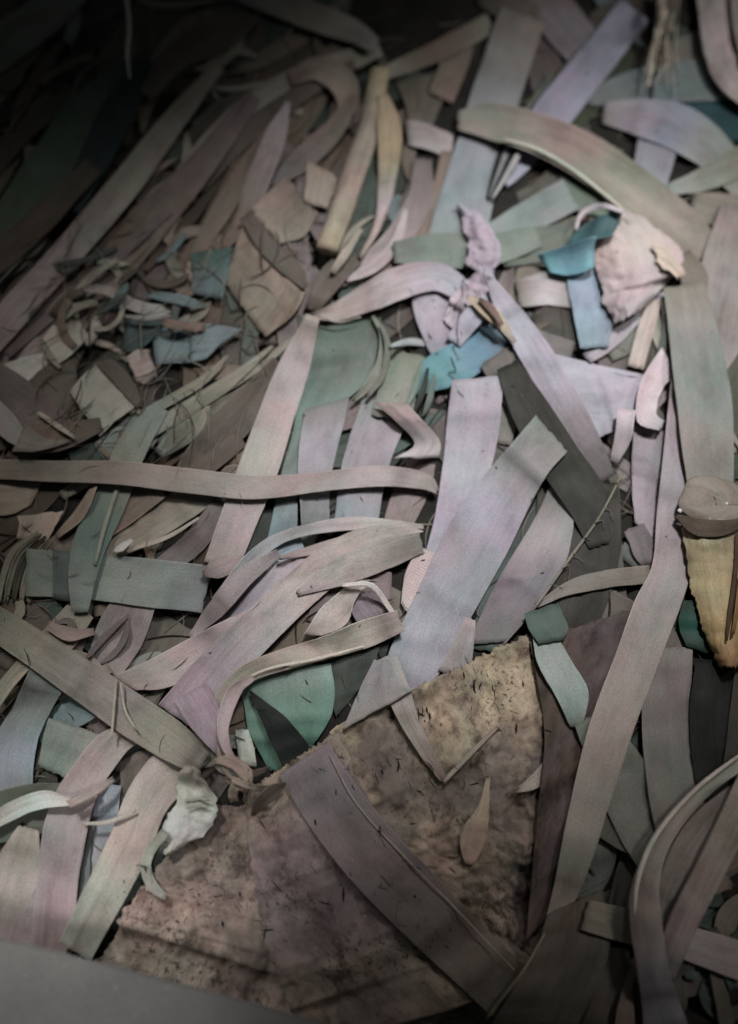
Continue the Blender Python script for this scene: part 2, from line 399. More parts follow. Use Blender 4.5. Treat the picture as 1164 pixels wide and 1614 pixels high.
# ------------------------------------------------------------------ ground under the heap
def build_ground():
    xs = np.arange(-MARG, W0+MARG, 12); ys = np.arange(-MARG, H0+MARG, 12)
    X, Y = np.meshgrid(xs, ys); iy, ix = gi(X, Y); Z = GROUND[iy, ix]
    r = np.random.RandomState(4); Z = Z+r.uniform(-0.0012, 0.0012, Z.shape)
    P = world_at(X, Y, Z); n, m = X.shape
    V = P.reshape(-1, 3).tolist(); F = [(i*m+j, (i+1)*m+j, (i+1)*m+j+1, i*m+j+1) for i in range(n-1) for j in range(m-1)]
    # outer skirt: continues level in all directions
    ring = [(0, j) for j in range(m)]+[(i, m-1) for i in range(1, n)]+[(n-1, j) for j in range(m-2, -1, -1)]+[(i, 0) for i in range(n-2, 0, -1)]
    c0 = len(V)
    for (i, j) in ring:
        p = P[i, j]; d = np.array([p[0], p[1]-0.02]); d = d/np.linalg.norm(d); V.append([p[0]+d[0]*3, p[1]+d[1]*3, -0.035])
    for k in range(len(ring)):
        k2 = (k+1) % len(ring); a = ring[k][0]*m+ring[k][1]; b = ring[k2][0]*m+ring[k2][1]
        F.append((a, b, c0+k2, c0+k))
    me = bpy.data.meshes.new('ground'); me.from_pydata(V, [], F); me.polygons.foreach_set('use_smooth', np.ones(len(me.polygons), bool))
    me.materials.append(M['ground']); me.update()
    o = bpy.data.objects.new('ground', me); C.objects.link(o); o['kind'] = 'structure'; o['label'] = 'dark leaf mould in the gaps under the heap'
build_ground()

# ------------------------------------------------------------------ loose background shreds, deepest layer
LAND = [((150,200),'broad dark green leaf'),((120,400),'grey diagonal strip'),((300,160),'narrow dim olive strip'),((500,150),'brown curled loop'),((550,280),'yellowish stalk'),
 ((420,440),'large brown square'),((330,430),'dark teal piece'),((240,450),'left tangle'),((160,630),'tilted square chip'),((30,580),'white triangle'),((320,620),'olive fibre bundle'),
 ((150,745),'long level tan strip'),((60,830),'ribbed tan chip'),((200,910),'green-grey band'),((100,1050),'olive diagonal strip'),((30,1180),'blue-grey bent strip'),((100,1350),'rose pink strip'),
 ((200,1330),'pale strip above the board'),((300,1290),'whitish husk'),((430,650),'long pinkish strip'),((540,560),'dark hollow'),((720,580),'teal strip'),((745,750),'tall lavender strip'),
 ((760,880),'broad grey diagonal'),((860,600),'lavender diagonal'),((740,300),'broad pale blue strip'),((920,120),'lavender bar'),((950,270),'tan arc strip'),((1080,220),'bent lavender strip'),
 ((1040,60),'hanging fibres'),((1010,400),'torn pink husk'),((920,470),'blue-grey tongue'),((1150,500),'mauve right edge strip'),((1100,640),'draped green-grey strip'),((1030,620),'C-shaped curl'),
 ((1030,760),'mauve fold'),((990,950),'thin twig strip'),((960,1150),'long rosy strip'),((880,1070),'mint leaf end'),((1120,900),'ochre pod'),((1110,1150),'painted black gap'),((1070,1370),'great curled leaf'),
 ((1050,1480),'tan level strip'),((450,1120),'bright green leaf'),((430,940),'mauve fan'),((700,1200),'tan sheath'),((650,1400),'brown sheath'),((880,1560),'bottom edge')]
def cname(c):
    r_, g_, b_ = c; l = (r_+g_+b_)/3
    hue = 'grey'
    if g_ > r_+6 and g_ >= b_: hue = 'green'
    elif b_ > r_+10: hue = 'teal grey'
    elif r_ > g_+13: hue = 'brown'
    elif r_ > b_+14: hue = 'olive'
    elif r_ > g_+8: hue = 'mauve'
    return ('dark ' if l < 88 else 'mid ' if l < 125 else 'pale ')+hue
SHREDS = []
def shreds(count, box, ang, lens, wid, cols, label, group, curl=0.25, mat='leaf', seed=1, lift=0.0, gap=0.0006):
    r = random.Random(seed*101+int(box[0])+int(box[1])*3)
    for k in range(count):
        x, y = r.uniform(box[0], box[2]), r.uniform(box[1], box[3]); a = math.radians(r.gauss(*ang)); Ln = r.uniform(*lens); w = r.uniform(*wid)
        pts = []; n = 5; cu = r.gauss(0, curl); ex = r.choice([2, 4, 12, 12])
        for i in range(n):
            t = i/(n-1)-0.5; aa = a+cu*t*2
            pts.append((x+math.cos(aa)*Ln*t, y-math.sin(aa)*Ln*t, w*(1-(0.8 if ex < 6 else 0.15)*abs(2*t)**ex)))
        c = r.choice(cols)
        o = strip('leaf_shred', label, 'leaf shred', c, pts, group=group, stiff=8, mat=mat, cup=r.uniform(-0.05, 0.12), gap=gap, lift=lift, wob=1.3)
        SHREDS.append((o, c, w, Ln, abs(cu) > 0.4))
def finish_shreds():
    """drop the shreds nothing shows of and word each label by look and neighbour"""
    m0 = int(MARG/G); vis = IDB[m0:m0+int(H0/G), m0:m0+int(W0/G)]; groups = {}
    for o, c, w, Ln, cv in SHREDS:
        yy, xx = np.nonzero(vis == o_id[o.name])
        if len(yy) < 14: bpy.data.objects.remove(o); continue
        px, py = np.median(xx)*G, np.median(yy)*G
        (lx, ly), nm = min(LAND, key=lambda q: (q[0][0]-px)**2+(q[0][1]-py)**2)
        dx, dy = px-lx, py-ly
        rel = ('right of' if dx > 0 else 'left of') if abs(dx) > abs(dy) else ('below' if dy > 0 else 'above')
        shape = ('curled ' if cv else '')+('narrow' if w < 22 else 'wide' if w > 46 else 'middling')
        groups.setdefault('%s %s leaf shred %s the %s' % (shape, cname(c), rel, nm), []).append((px, py, o))
    for lb, L_ in groups.items():
        L_.sort(key=lambda q: q[0])
        for i, (px, py, o) in enumerate(L_):
            if len(L_) > 1: o['label'] = lb+', '+('leftmost' if i == 0 else 'rightmost' if i == len(L_)-1 else ['', 'second', 'third', 'fourth', 'fifth', 'sixth'][min(i, 5)]+' from the left')
            else: o['label'] = lb
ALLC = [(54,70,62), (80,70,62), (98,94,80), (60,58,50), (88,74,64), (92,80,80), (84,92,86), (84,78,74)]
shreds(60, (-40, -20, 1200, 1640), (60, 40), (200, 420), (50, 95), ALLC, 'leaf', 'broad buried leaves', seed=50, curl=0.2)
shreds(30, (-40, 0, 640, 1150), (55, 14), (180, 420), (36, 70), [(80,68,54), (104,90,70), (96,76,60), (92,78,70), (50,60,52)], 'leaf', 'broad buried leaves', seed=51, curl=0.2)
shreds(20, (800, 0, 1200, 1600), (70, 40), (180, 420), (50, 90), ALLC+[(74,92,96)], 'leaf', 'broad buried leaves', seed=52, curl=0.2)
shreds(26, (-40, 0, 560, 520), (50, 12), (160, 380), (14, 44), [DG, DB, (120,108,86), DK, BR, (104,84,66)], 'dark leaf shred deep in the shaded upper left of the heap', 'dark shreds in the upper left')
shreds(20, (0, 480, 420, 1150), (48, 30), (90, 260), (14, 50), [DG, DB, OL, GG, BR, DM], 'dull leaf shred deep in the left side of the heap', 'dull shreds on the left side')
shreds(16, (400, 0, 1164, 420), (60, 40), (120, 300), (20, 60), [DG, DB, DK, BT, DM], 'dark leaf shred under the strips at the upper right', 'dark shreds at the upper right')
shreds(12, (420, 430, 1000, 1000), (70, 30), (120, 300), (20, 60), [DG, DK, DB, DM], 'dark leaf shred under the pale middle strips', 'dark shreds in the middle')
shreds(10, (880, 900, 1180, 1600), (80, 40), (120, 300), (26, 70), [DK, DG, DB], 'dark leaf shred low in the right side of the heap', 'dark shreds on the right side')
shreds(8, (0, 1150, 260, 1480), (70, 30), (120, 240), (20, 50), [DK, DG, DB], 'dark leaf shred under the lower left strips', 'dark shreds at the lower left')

shreds(46, (-30, 0, 480, 760), (50, 35), (40, 150), (8, 24), [DB, OL, BR, (70,84,74), (128,116,104), (104,90,82)], 'x', 'small loose shreds of the left pile', seed=61, curl=0.5)
shreds(24, (0, 600, 420, 1200), (45, 50), (40, 130), (8, 24), [DB, OL, BR, GG, (128,116,104)], 'x', 'small loose shreds of the left pile', seed=62, curl=0.5)
shreds(16, (480, 60, 1160, 700), (60, 50), (50, 140), (8, 26), [DB, OL, BT, (128,116,118)], 'x', 'small loose shreds of the upper right', seed=63, curl=0.4)
def loose_fibres(name, count, box, cols, label, seed, lens=(20, 130), wid=(1.0, 3.4), ang=(50, 45)):
    r = random.Random(seed); V = []; F = []; T = []
    for _ in range(count):
        x, y = r.uniform(box[0], box[2]), r.uniform(box[1], box[3]); a = math.radians(r.gauss(*ang)); Ln = r.uniform(*lens); w = r.uniform(*wid); bend = r.gauss(0, 0.5)
        n = 9; base = len(V); P_ = []; c = lin(r.choice(cols))
        for i in range(n):
            t = i/(n-1)-0.5; P_.append((x+math.cos(a+bend*t)*Ln*t, y-math.sin(a+bend*t)*Ln*t))
        P_ = np.array(P_); iy, ix = gi(P_[:, 0], P_[:, 1]); z = HF[iy, ix].copy(); zs = smooth1(z, 3); z = zs+max(0, (z-zs).max())*0.8+0.0006
        W_ = world_at(P_[:, 0], P_[:, 1], z); tt = np.gradient(W_, axis=0); tt /= np.linalg.norm(tt, axis=1)[:, None]; sd = np.cross(tt, [0, 0, 1.0])
        for i in range(n):
            h = w*PX*0.5*(1-abs(2*i/(n-1)-1)**3*0.8)
            V += [tuple(W_[i]-sd[i]*h), tuple(W_[i]+np.array([0, 0, h*1.2])), tuple(W_[i]+sd[i]*h)]; T += [c, c, c]
        for i in range(n-1):
            b = base+i*3; F += [(b, b+3, b+4, b+1), (b+1, b+4, b+5, b+2), (b+2, b+5, b+3, b)]
    me = bpy.data.meshes.new(name); me.from_pydata(V, [], F)
    ca = me.color_attributes.new('tint', 'FLOAT_COLOR', 'POINT'); ca.data.foreach_set('color', np.c_[np.array(T), np.ones(len(T))].astype(np.float32).ravel())
    me.uv_layers.new(name='UVMap'); me.materials.append(M['leaf']); o = bpy.data.objects.new(name, me); C.objects.link(o); tag(o, label, 'fibres', kind='stuff')
loose_fibres('loose_fibres', 700, (-20, 0, 1180, 1560), [OL, DB, BR, (150,140,118), DK, (60,50,42)], 'thin loose plant fibres lying in the gaps of the heap', 5)
shreds(22, (200, 110, 660, 420), (60, 28), (50, 130), (8, 24), [BR, TN, DB, (112,92,80), OL], 'x', 'small brown shreds round the stalk', curl=0.3, seed=72, gap=0.0003)
# ================================================================== named pieces, back to front
ST = lambda label, cols, pts, **k: strip('leaf_strip', label, 'leaf strip', cols, pts, **k)
PC = lambda label, cols, A, B, **k: loft('leaf_piece', label, 'leaf piece', cols, A, B, **k)

# --- upper left, dim
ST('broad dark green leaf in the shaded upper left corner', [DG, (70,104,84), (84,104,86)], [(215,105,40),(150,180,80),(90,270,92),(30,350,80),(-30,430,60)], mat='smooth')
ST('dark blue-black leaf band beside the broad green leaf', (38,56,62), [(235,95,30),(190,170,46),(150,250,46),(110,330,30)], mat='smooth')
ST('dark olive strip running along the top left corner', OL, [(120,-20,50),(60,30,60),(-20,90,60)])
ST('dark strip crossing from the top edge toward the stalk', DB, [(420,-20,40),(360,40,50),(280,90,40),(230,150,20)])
ST('dim olive strip below the stalk head leaning left', OL, [(600,75,24),(500,115,40),(410,160,42),(330,230,34),(260,310,20)])
ST('narrow dim olive strip just above the grey diagonal strip', DB, [(560,100,16),(470,150,26),(390,210,28),(310,300,20)])
ST('wide dusky pink strip below the grey diagonal strip', [DM, BR, MV], [(400,150,24),(330,245,38),(240,345,56),(140,450,74),(40,560,86),(-30,640,80)])
ST('brown strip along the left edge under the curled shreds', DB, [(-30,430,40),(60,350,40),(150,260,30)])
ST('grey diagonal strip in the upper left reaching the left edge', [OL, (150,146,130), MV, MV], [(345,105,18),(262,205,36),(190,300,44),(100,405,44),(20,495,46),(-35,555,46)], lift=0.003)
ST('slim dark red strip beside the grey diagonal strip', DM, [(270,330,12),(190,400,18),(100,480,18),(10,560,14)])
ST('brown strip rising toward the looped leaf', BR, [(300,420,16),(350,330,30),(400,250,28),(440,190,14)])
ST('long brown-grey blade pointing up at the loop', [MV, BR], [(455,160,8),(432,220,32),(405,290,34),(385,345,28),(352,392,12)], lift=0.002)
ST('brown curled loop of leaf left of the stalk top', [BR, TN, BR], [(455,125,18),(500,108,34),(540,130,40),(548,165,28),(530,200,14)], cup=0.2)
ST('curved brown blade sweeping under the loop', [BR, DM], [(560,150,14),(525,205,30),(475,252,34),(430,292,8)], cup=0.1)
PC('square brown leaf piece left of the stalk', [TN, BR], [(395,332),(425,300),(452,278)], [(440,385),(480,372),(502,335)], buckle=0.0012)
PC('small upright tan leaf fold beside the stalk', TN, [(485,252),(482,285),(478,318)], [(532,278),(528,300),(516,330)], crease=0.1)
PC('olive brown patch right of the yellow stalk', (96,90,76), [(625,130),(640,170),(650,215)], [(700,110),(700,150),(680,205)])
ST('brown strip end poking up right of the stalk', BR, [(730,65,34),(715,105,40),(695,155,36)])
ST('dim brown strip slanting up to the pale broad strip', [OL, BR, OL], [(775,35,30),(700,75,30),(620,110,22),(585,120,10)])
PC('stubby pinkish strip end against the broad pale strip', MV, [(640,188),(675,195),(715,212)], [(645,228),(680,238),(712,252)])
ST('wide grey strip hanging in from the top edge above the stalk', [GG, OL, (120,118,112)], [(355,-25,34),(430,0,40),(500,28,40),(560,50,34),(592,72,20)], lift=0.004)
ST('dull leaf strip behind the pink shreds', BR, [(715,240,36),(700,320,46),(650,400,46),(600,450,30)])
ST('pinkish curved shred between stalk and broad pale strip', [DM, MV], [(668,250,24),(662,310,36),(630,370,36),(575,420,26),(530,450,12)], cup=0.15)
ST('thin curled pink shred near the broad pale strip', MV, [(640,330,8),(625,380,16),(590,420,18),(545,440,10)])
PC('large brown square of leaf with worn surface', [(140,116,98), (132,112,94)], [(388,338),(370,392),(354,445)], [(486,450),(466,492),(418,532)], buckle=0.0008, stiff=30)
ST('dark brown folded strip over the brown square', DB, [(388,338,20),(420,385,28),(462,425,26),(482,452,12)])
ST('dark brown shred in the hollow under the stalk', DB, [(560,400,30),(520,440,36),(490,490,20)])
tube('stalk', 'thick yellowish brown stalk slanting down the upper middle', 'stalk', [(168,150,104), TN, TN, (160,146,110)], [(600,112,36),(585,190,42),(555,285,44),(515,395,40)], mat='fibrous', flat=0.7)
ST('split yellow sliver peeled off beside the stalk', [(158,136,98), (164,140,98), MV, TN], [(603,150,18),(614,205,36),(610,290,24),(596,355,14),(568,405,8)], cup=-0.25, mat='fibrous')
ST('pale torn fibre at the foot of the stalk', TN, [(570,360,8),(545,400,14),(525,430,10)])

# --- curled shreds around the left middle
shreds(12, (120, 400, 340, 560), (30, 50), (40, 110), (8, 24), [OL, TN, GG, (150,148,132), BR], 'small curled shred in the tangle left of the brown square', 'small curled shreds in the left tangle', curl=0.7, seed=5)
PC('dark teal leaf piece in the left tangle', [(70,98,96), BT], [(300,400),(305,430),(300,462)], [(366,388),(360,425),(350,472)])
PC('bluish grey leaf piece below the dark teal one', BT, [(238,515),(265,508),(300,505)], [(245,575),(275,572),(305,572)], mat='smooth')
PC('slate blue leaf piece with a slit in the left tangle', (100,118,124), [(300,515),(330,510),(385,520)], [(300,570),(325,565),(345,545)])
PC('dark blue-green leaf piece in the centre of the left tangle', (60,84,84), [(195,505),(225,495),(262,500)], [(195,555),(220,552),(245,530)])
PC('small pink leaf corner beside the bluish pieces', PK, [(200,562),(215,552),(234,550)], [(215,600),(232,605),(248,592)])
PC('white leaf triangle at the left edge of the heap', WH, [(-10,582),(30,565),(72,555)], [(-10,585),(35,612),(80,578)])
PC('dark brown rounded leaf below the white triangle', (96,88,78), [(45,600),(75,575),(120,565)], [(55,660),(100,680),(125,640)], cup=-0.1)
PC('pale squarish chip at the left above the white triangle', (176,166,152), [(62,540),(85,512),(115,490)], [(88,575),(110,562),(140,530)], mat='smooth')
ST('narrow pale fold standing beside the squarish chip', (168,162,146), [(158,495,14),(150,520,18),(138,545,10)], crease=0.3)
ST('thin dark rimmed edge under the squarish chip', OL, [(65,535,8),(80,562,10),(95,580,6)])
ST('pale hooked shred curling round the tangle', (150,148,130), [(185,408,6),(140,440,12),(120,470,12),(120,500,6)], cup=0.3, lift=0.002)
ST('grey wavy shred across the tangle', (150,146,140), [(130,455,8),(170,458,16),(210,480,18),(255,488,16),(300,470,6)], cup=0.3, lift=0.002)
ST('bright thin shred at the tangle centre', (140,146,136), [(195,498,5),(230,502,9),(270,498,5)], lift=0.002)
PC('grey-green tilted square chip on the left', (150,150,136), [(110,618),(130,592),(155,570)], [(158,688),(182,665),(214,640)], mat='smooth')
ST('dark pointed blade beside the tilted square chip', DB, [(160,565,18),(195,600,24),(222,640,12)])
ST('dusky mauve strip entering at the left edge', DM, [(-30,590,60),(40,640,64),(110,690,40)])
ST('brown wedge above the long horizontal strip', [BR, DB], [(20,690,40),(90,690,40),(160,668,20)])
ST('rose brown wedge leaning at the left edge', MV, [(-15,640,30),(15,675,34),(45,705,12)])
PC('mauve grey triangle resting on the long horizontal strip', (130,120,112), [(40,668),(70,690),(115,694)], [(20,712),(55,712),(105,700)])
ST('pale rim of a folded leaf in the left side', (160,156,136), [(60,650,6),(90,670,9),(118,690,5)], lift=0.001)
for k,(x0,y0,x1,y1,w,lb) in enumerate([(485,515,230,690,16,'longest olive fibre strip running toward the brown square'),(430,545,200,705,20,'middle olive fibre strip in the left bundle'),(400,600,250,700,22,'lower olive fibre strip in the left bundle'),
    (360,560,240,650,14,'short fibre strip on top of the left bundle'),(330,640,250,715,26,'stubby grey-green fibre strip at the end of the left bundle')]):
    ST(lb, [OL, (124,124,104), GG], [(x0,y0,5),((x0*2+x1)/3+4,(y0*2+y1)/3+6,w),((x0+2*x1)/3,(y0+2*y1)/3+4,w*1.1),(x1,y1,w*0.6)], mat='fibrous')
ST('dark leaf strip right of the fibre bundle', DB, [(440,570,20),(390,640,50),(320,720,50),(270,790,30)])
ST('red brown shred near the foot of the fibre bundle', (96,76,68), [(380,690,26),(330,730,30),(280,760,20)])

shreds(15, (90, 385, 300, 520), (40, 35), (40, 100), (6, 16), [OL, TN, DB, BR, (150,148,132), BT, (70,84,78)], 'x', 'small curled shreds in the left tangle', curl=0.3, seed=71, gap=0.0003)
loose_fibres('tangle_fibres', 130, (40, 360, 460, 720), [OL, TN, DB, (150,146,124)], 'thin fibres tangled through the left shreds', 12, lens=(20, 110), wid=(1.0, 3.0), ang=(50, 30))
# --- left, below the horizontal strip
PC('tan leaf flap at the left edge under the horizontal strip', TN, [(-20,760),(20,758),(66,762)], [(-20,808),(15,812),(50,795)])
ST('tan grey strip crossing under the teal grey one', [OL, TN, OL], [(330,770,40),(250,820,48),(180,860,40),(110,900,30)])
ST('dark grey diagonal strip left of the long pink strip', DM, [(350,790,24),(310,850,34),(250,900,30)])
ST('olive brown strip above the green-grey band', BR, [(250,765,40),(190,810,40),(120,850,40),(60,880,30)])
PC('pale tan leaf chip with fine ribs at the left edge', (176,152,136), [(28,812),(30,830),(26,850)], [(100,806),(90,825),(75,852)], mat='fibrous')
for k in range(5):
    ST(['outermost','second','third','fourth','innermost'][k]+' curved dry blade fanning at the left edge beside the green-grey band', [OL, (140,134,112), DK][k%3], [(60+k*6,838+k*4,4),(22+k*10,868+k*5,9),(5+k*11,910+k*4,10),(-2+k*12,950,5)], cup=0.2)
ST('mauve grey strip slanting below the green-grey band', (140,130,128), [(215,940,60),(190,1000,70),(160,1060,50)])
ST('greyish strip left of the mauve grey one', OL, [(130,960,40),(90,1010,50),(40,1060,40)])
shreds(9, (20, 960, 240, 1080), (40, 50), (50, 130), (8, 22), [OL, BR, TN, DM], 'small dry shred below the green-grey band', 'small shreds below the green-grey band', curl=0.8, seed=9)
ST('faded reddish shred below the green-grey band', (150,116,112), [(75,985,14),(110,1000,20),(150,995,10)])
PC('broad green-grey band lying flat at the left', [(116,128,116), (112,128,120), (124,140,128), (122,134,128), (120,130,134)], [(42,864),(150,874),(250,882),(335,892)], [(40,940),(150,946),(240,958),(318,966)], mat='smooth', stiff=24)
PC('darker sleeve of leaf wrapped round the green-grey band', (80,100,96), [(84,866),(84,900),(84,944)], [(146,872),(144,905),(142,950)], mat='smooth')
ST('translucent grey-green strip hanging across the green-grey band', [GG, (120,128,110), (92,118,110), GG], [(255,640,22),(208,706,44),(178,780,46),(145,850,50),(130,910,40),(126,965,24)], mat='smooth')
ST('pale split edge along the hanging grey-green strip', (134,142,124), [(188,760,5),(165,830,7),(150,890,5)])
ST('tan pointed shred left of the hanging strip', TN, [(150,765,8),(125,810,18),(90,845,8)])
ST('pale thin curved shred above the green-grey band', (176,168,148), [(314,816,3),(265,846,7),(200,868,6)], lift=0.004)
ST('tiny white sliver painted as a glint on the green-grey band', WH, [(208,850,5),(192,862,12),(180,868,6)], lift=0.002)  # white colour stands in for a glint
ST('dim greenish strip crossing the gap below the diagonal strip', BT, [(180,1080,50),(120,1120,46),(60,1160,40)], mat='smooth')
for k in range(4):
    ST(['uppermost','second','third','lowest'][k]+' thin dry blade of the small fan above the blue-grey strip', (150,146,122), [(70-k*8,1010+k*14,5),(35-k*6,1040+k*14,9),(-5,1085+k*10,8)], cup=0.3)
PC('blue-grey strip bending down at the left edge', [(116,130,122), (120,132,130), BL, (112,124,126)], [(58,1030),(25,1105),(-8,1170),(-15,1290)], [(116,1062),(84,1115),(58,1175),(50,1255)], mat='smooth', stiff=8, lift=0.002)
PC('grey-green strip between the blue-grey and the pink ones', (122,136,126), [(76,1132),(68,1165),(60,1208)], [(172,1162),(150,1190),(110,1228)], mat='smooth')
PC('long dull green sheet under the pale curved ribbon', (84,98,84), [(-10,1250),(50,1235),(110,1235)], [(-10,1330),(50,1320),(90,1300)])
PC('dark brown inside of a folded loop in the lower left', (104,90,84), [(188,1195),(190,1240),(175,1270)], [(245,1175),(235,1220),(215,1265)])

# --- lower left strips
ST('blue-grey strip between the pink and the pale one', [BL, (142,148,148)], [(168,1235,44),(158,1320,42),(140,1400,34),(128,1440,20)])
ST('thin dark blue sliver behind the lower pink strip', (96,104,106), [(140,1290,20),(130,1350,24),(130,1420,20)])
ST('tan rose strip at the lower left edge', [(168,154,140), PK, (166,142,144)], [(46,1305,30),(30,1360,62),(12,1430,84),(-5,1510,100)], lift=0.002)
ST('small rose blade leaning on the lower left strip', MV, [(60,1400,6),(45,1450,34),(35,1510,50)])
ST('rose pink strip bending down to the grey board', [(150,140,128), MV, MV, (164,142,150), (160,144,142)], [(225,1155,14),(180,1172,44),(138,1225,52),(108,1290,62),(92,1380,60),(80,1510,58)], lift=0.003, stiff=8)
ST('pale curved ribbon rolling in from the left edge', [(160,160,148), WH, PK], [(-20,1300,22),(25,1275,26),(70,1260,24),(110,1262,14),(150,1245,5)], cup=0.2, lift=0.004)
ST('thin ribbon crossing between the pink and the pale strip', PK, [(108,1268,12),(150,1248,14),(180,1228,8)], lift=0.003)
ST('pale strip from the diagonal strip down to the grey board', [(150,140,124), PK, (176,160,148), (168,168,152), (160,156,144)], [(318,1185,34),(275,1210,66),(232,1262,62),(205,1330,62),(170,1400,60),(118,1500,52)], lift=0.004, stiff=8)
ST('thin pale arc shred over the pink and pale strips', (180,172,158), [(130,1298,4),(170,1296,7),(215,1278,4)], lift=0.002)

# --- upper right
ST('dark green leaf behind the lavender bar', (58,74,52), [(980,60,60),(940,130,60),(880,200,50)])
PC('dark teal leaf patch at the right top', (34,72,80), [(1050,150),(1100,145),(1180,150)], [(1060,200),(1120,230),(1180,215)], mat='smooth')
ST('grey strip along the top right behind the hanging fibres', (120,116,108), [(1050,90,40),(1110,75,50),(1180,60,50)])
ST('teal grey strip lying level in the top right', [(100,116,118), (108,124,128), (112,128,126)], [(925,155,20),(1000,138,50),(1080,128,60),(1180,122,60)], mat='smooth')
ST('slate strip dropping below the bent lavender strip', [(120,122,140), (130,136,146)], [(1045,200,60),(1032,250,56),(1020,300,50)], mat='smooth')
ST('narrow dull strip from the level strip into the dark gap', BT, [(1050,130,40),(1048,160,34),(1044,190,24)])
ST('bent lavender and green strip at the right top', [(124,120,122), LV, (124,130,150), (124,138,136), GG, OL], [(950,178,30),(1010,185,54),(1065,198,66),(1110,225,62),(1145,260,50),(1190,310,44)], stiff=6, mat='smooth')
ST('green-grey strip crossing to the right edge under the bend', [GG, (120,122,104)], [(1050,300,14),(1110,282,34),(1180,250,46)])
ST('brown strip at the right edge above the mauve one', (120,112,98), [(1090,320,30),(1130,330,50),(1180,345,60)])
PC('mauve top strip hanging in from the top edge', [(124,112,108), (128,118,128), (122,114,124)], [(795,-20),(850,45),(895,98)], [(890,-20),(925,28),(952,62)])
ST('dull olive leaf end at the top edge', (104,100,86), [(760,-10,30),(800,10,40),(850,25,30)])
PC('broad pale blue strip slanting down from the top', [(136,130,118), (132,130,128), (128,130,138), (124,136,146), (118,134,140), (106,124,116)], [(790,10),(745,140),(715,240),(665,400)], [(860,35),(818,160),(795,240),(762,400)], mat='smooth', stiff=20)
for k,(a,b,c) in enumerate([((912,78,4),(868,140,12),(828,205,6)),((900,110,4),(862,160,12),(836,205,8)),((870,120,4),(835,165,10),(815,205,6))]):
    ST(['outer','middle','inner'][k]+' thin dark green blade tucked under the lavender bar', (100,112,96), [a,b,c])
PC('green leaf under the tan arc strip', (84,102,86), [(880,235),(885,290),(895,330)], [(950,290),(965,315),(960,345)], mat='smooth')
ST('grey-blue strip below the fan of slivers', (114,124,124), [(775,372,34),(835,340,46),(900,305,48)], mat='smooth')
ST('dark green strip under the grey-blue one', (86,96,84), [(790,400,40),(850,385,50),(910,370,40)])
ST('soft green cross strip joining the broad pale one', (98,116,104), [(620,398,30),(690,395,50),(780,392,46),(850,372,30)], mat='smooth')
ST('lavender bar with a square cut end at the top right', [(142,142,166), (136,138,160), (142,140,164)], [(1002,15,50),(960,68,52),(915,125,54),(868,184,56),(830,245,34),(795,290,14)], mat='smooth', lift=0.002, stiff=20)
for k in range(4):
    ST(['leftmost','second','third','rightmost'][k]+' of the dark and pale slivers fanning under the arc strip', [BK, (112,120,124), BK, (140,146,144)][k], [(795+k*12,218,8),(783+k*8,262,9),(768+k*3,312,4)], mat='smooth')
ST('tan arc strip sweeping over the upper right', [(132,128,114), (134,126,114), (132,112,104), (134,128,108), (130,124,108), (128,116,104)], [(722,190,26),(772,190,52),(842,208,58),(905,236,64),(965,275,68),(1030,328,72),(1085,375,70),(1112,402,40)], lift=0.005, stiff=16, cup=0.04)
ST('thin bright rim along the lower edge of the arc strip', (170,174,150), [(792,218,3),(850,236,5),(905,268,5),(950,303,5),(985,332,3)], lift=0.0005)

# --- right side
ST('broad mauve strip down the right edge', [(128,116,110), (136,122,120), (132,122,122), (130,118,112)], [(1175,330,70),(1150,430,84),(1128,540,86),(1115,640,80),(1130,720,60)], stiff=20)
ST('dark blade at the far right', (72,76,58), [(1175,560,20),(1155,620,40),(1165,690,30)])
ST('small tan strip near the torn pink husk', (112,100,86), [(1075,400,26),(1095,440,40),(1085,480,30)])
ST('tan block of folded leaf below the teal fold', [(112,108,100), (150,146,150), (120,116,110)], [(815,462,40),(865,455,48),(912,462,44)], cup=-0.15)
ST('grey-brown strip below the tan block', (104,98,96), [(800,500,30),(840,540,44),(900,560,40)])
ST('short dull strip under the blue-grey tongue', (98,100,88), [(960,560,20),(990,540,30),(1020,520,26)])
PC('lavender leaf wedge pointing right toward the curl', [(138,132,148), LV, LV], [(852,552),(940,574),(1022,592)], [(938,692),(975,675),(1004,642)], mat='smooth', stiff=6)
ST('lavender strip slanting below the torn pink husk', [(150,144,156), (138,130,140)], [(1052,458,14),(1000,498,26),(960,535,30),(925,565,18)], crease=0.1)
ST('narrow tan upright strip beside the curl', (156,140,130), [(1034,470,18),(1018,520,24),(1002,580,24)])
ST('dark green shred beside the narrow tan strip', (80,84,76), [(1048,470,12),(1052,520,16),(1040,560,10)])
PC('mauve folded piece under the curl', [(132,122,132), (138,126,138), (144,130,140)], [(998,672),(996,750),(1000,822)], [(1052,680),(1056,770),(1036,862)], mat='smooth')
ST('small dusky piece below the mauve fold', (110,100,104), [(1000,830,30),(1015,865,34),(1022,890,20)])
ST('narrow brown shred at the far right edge', (128,118,100), [(1140,650,5),(1155,685,8),(1172,710,6)])
ST('blue-grey tongue hanging below the teal fold', [(110,130,150), (118,136,158), (108,130,142)], [(918,395,50),(928,450,58),(936,500,56),(938,548,40)], mat='smooth', lift=0.001)
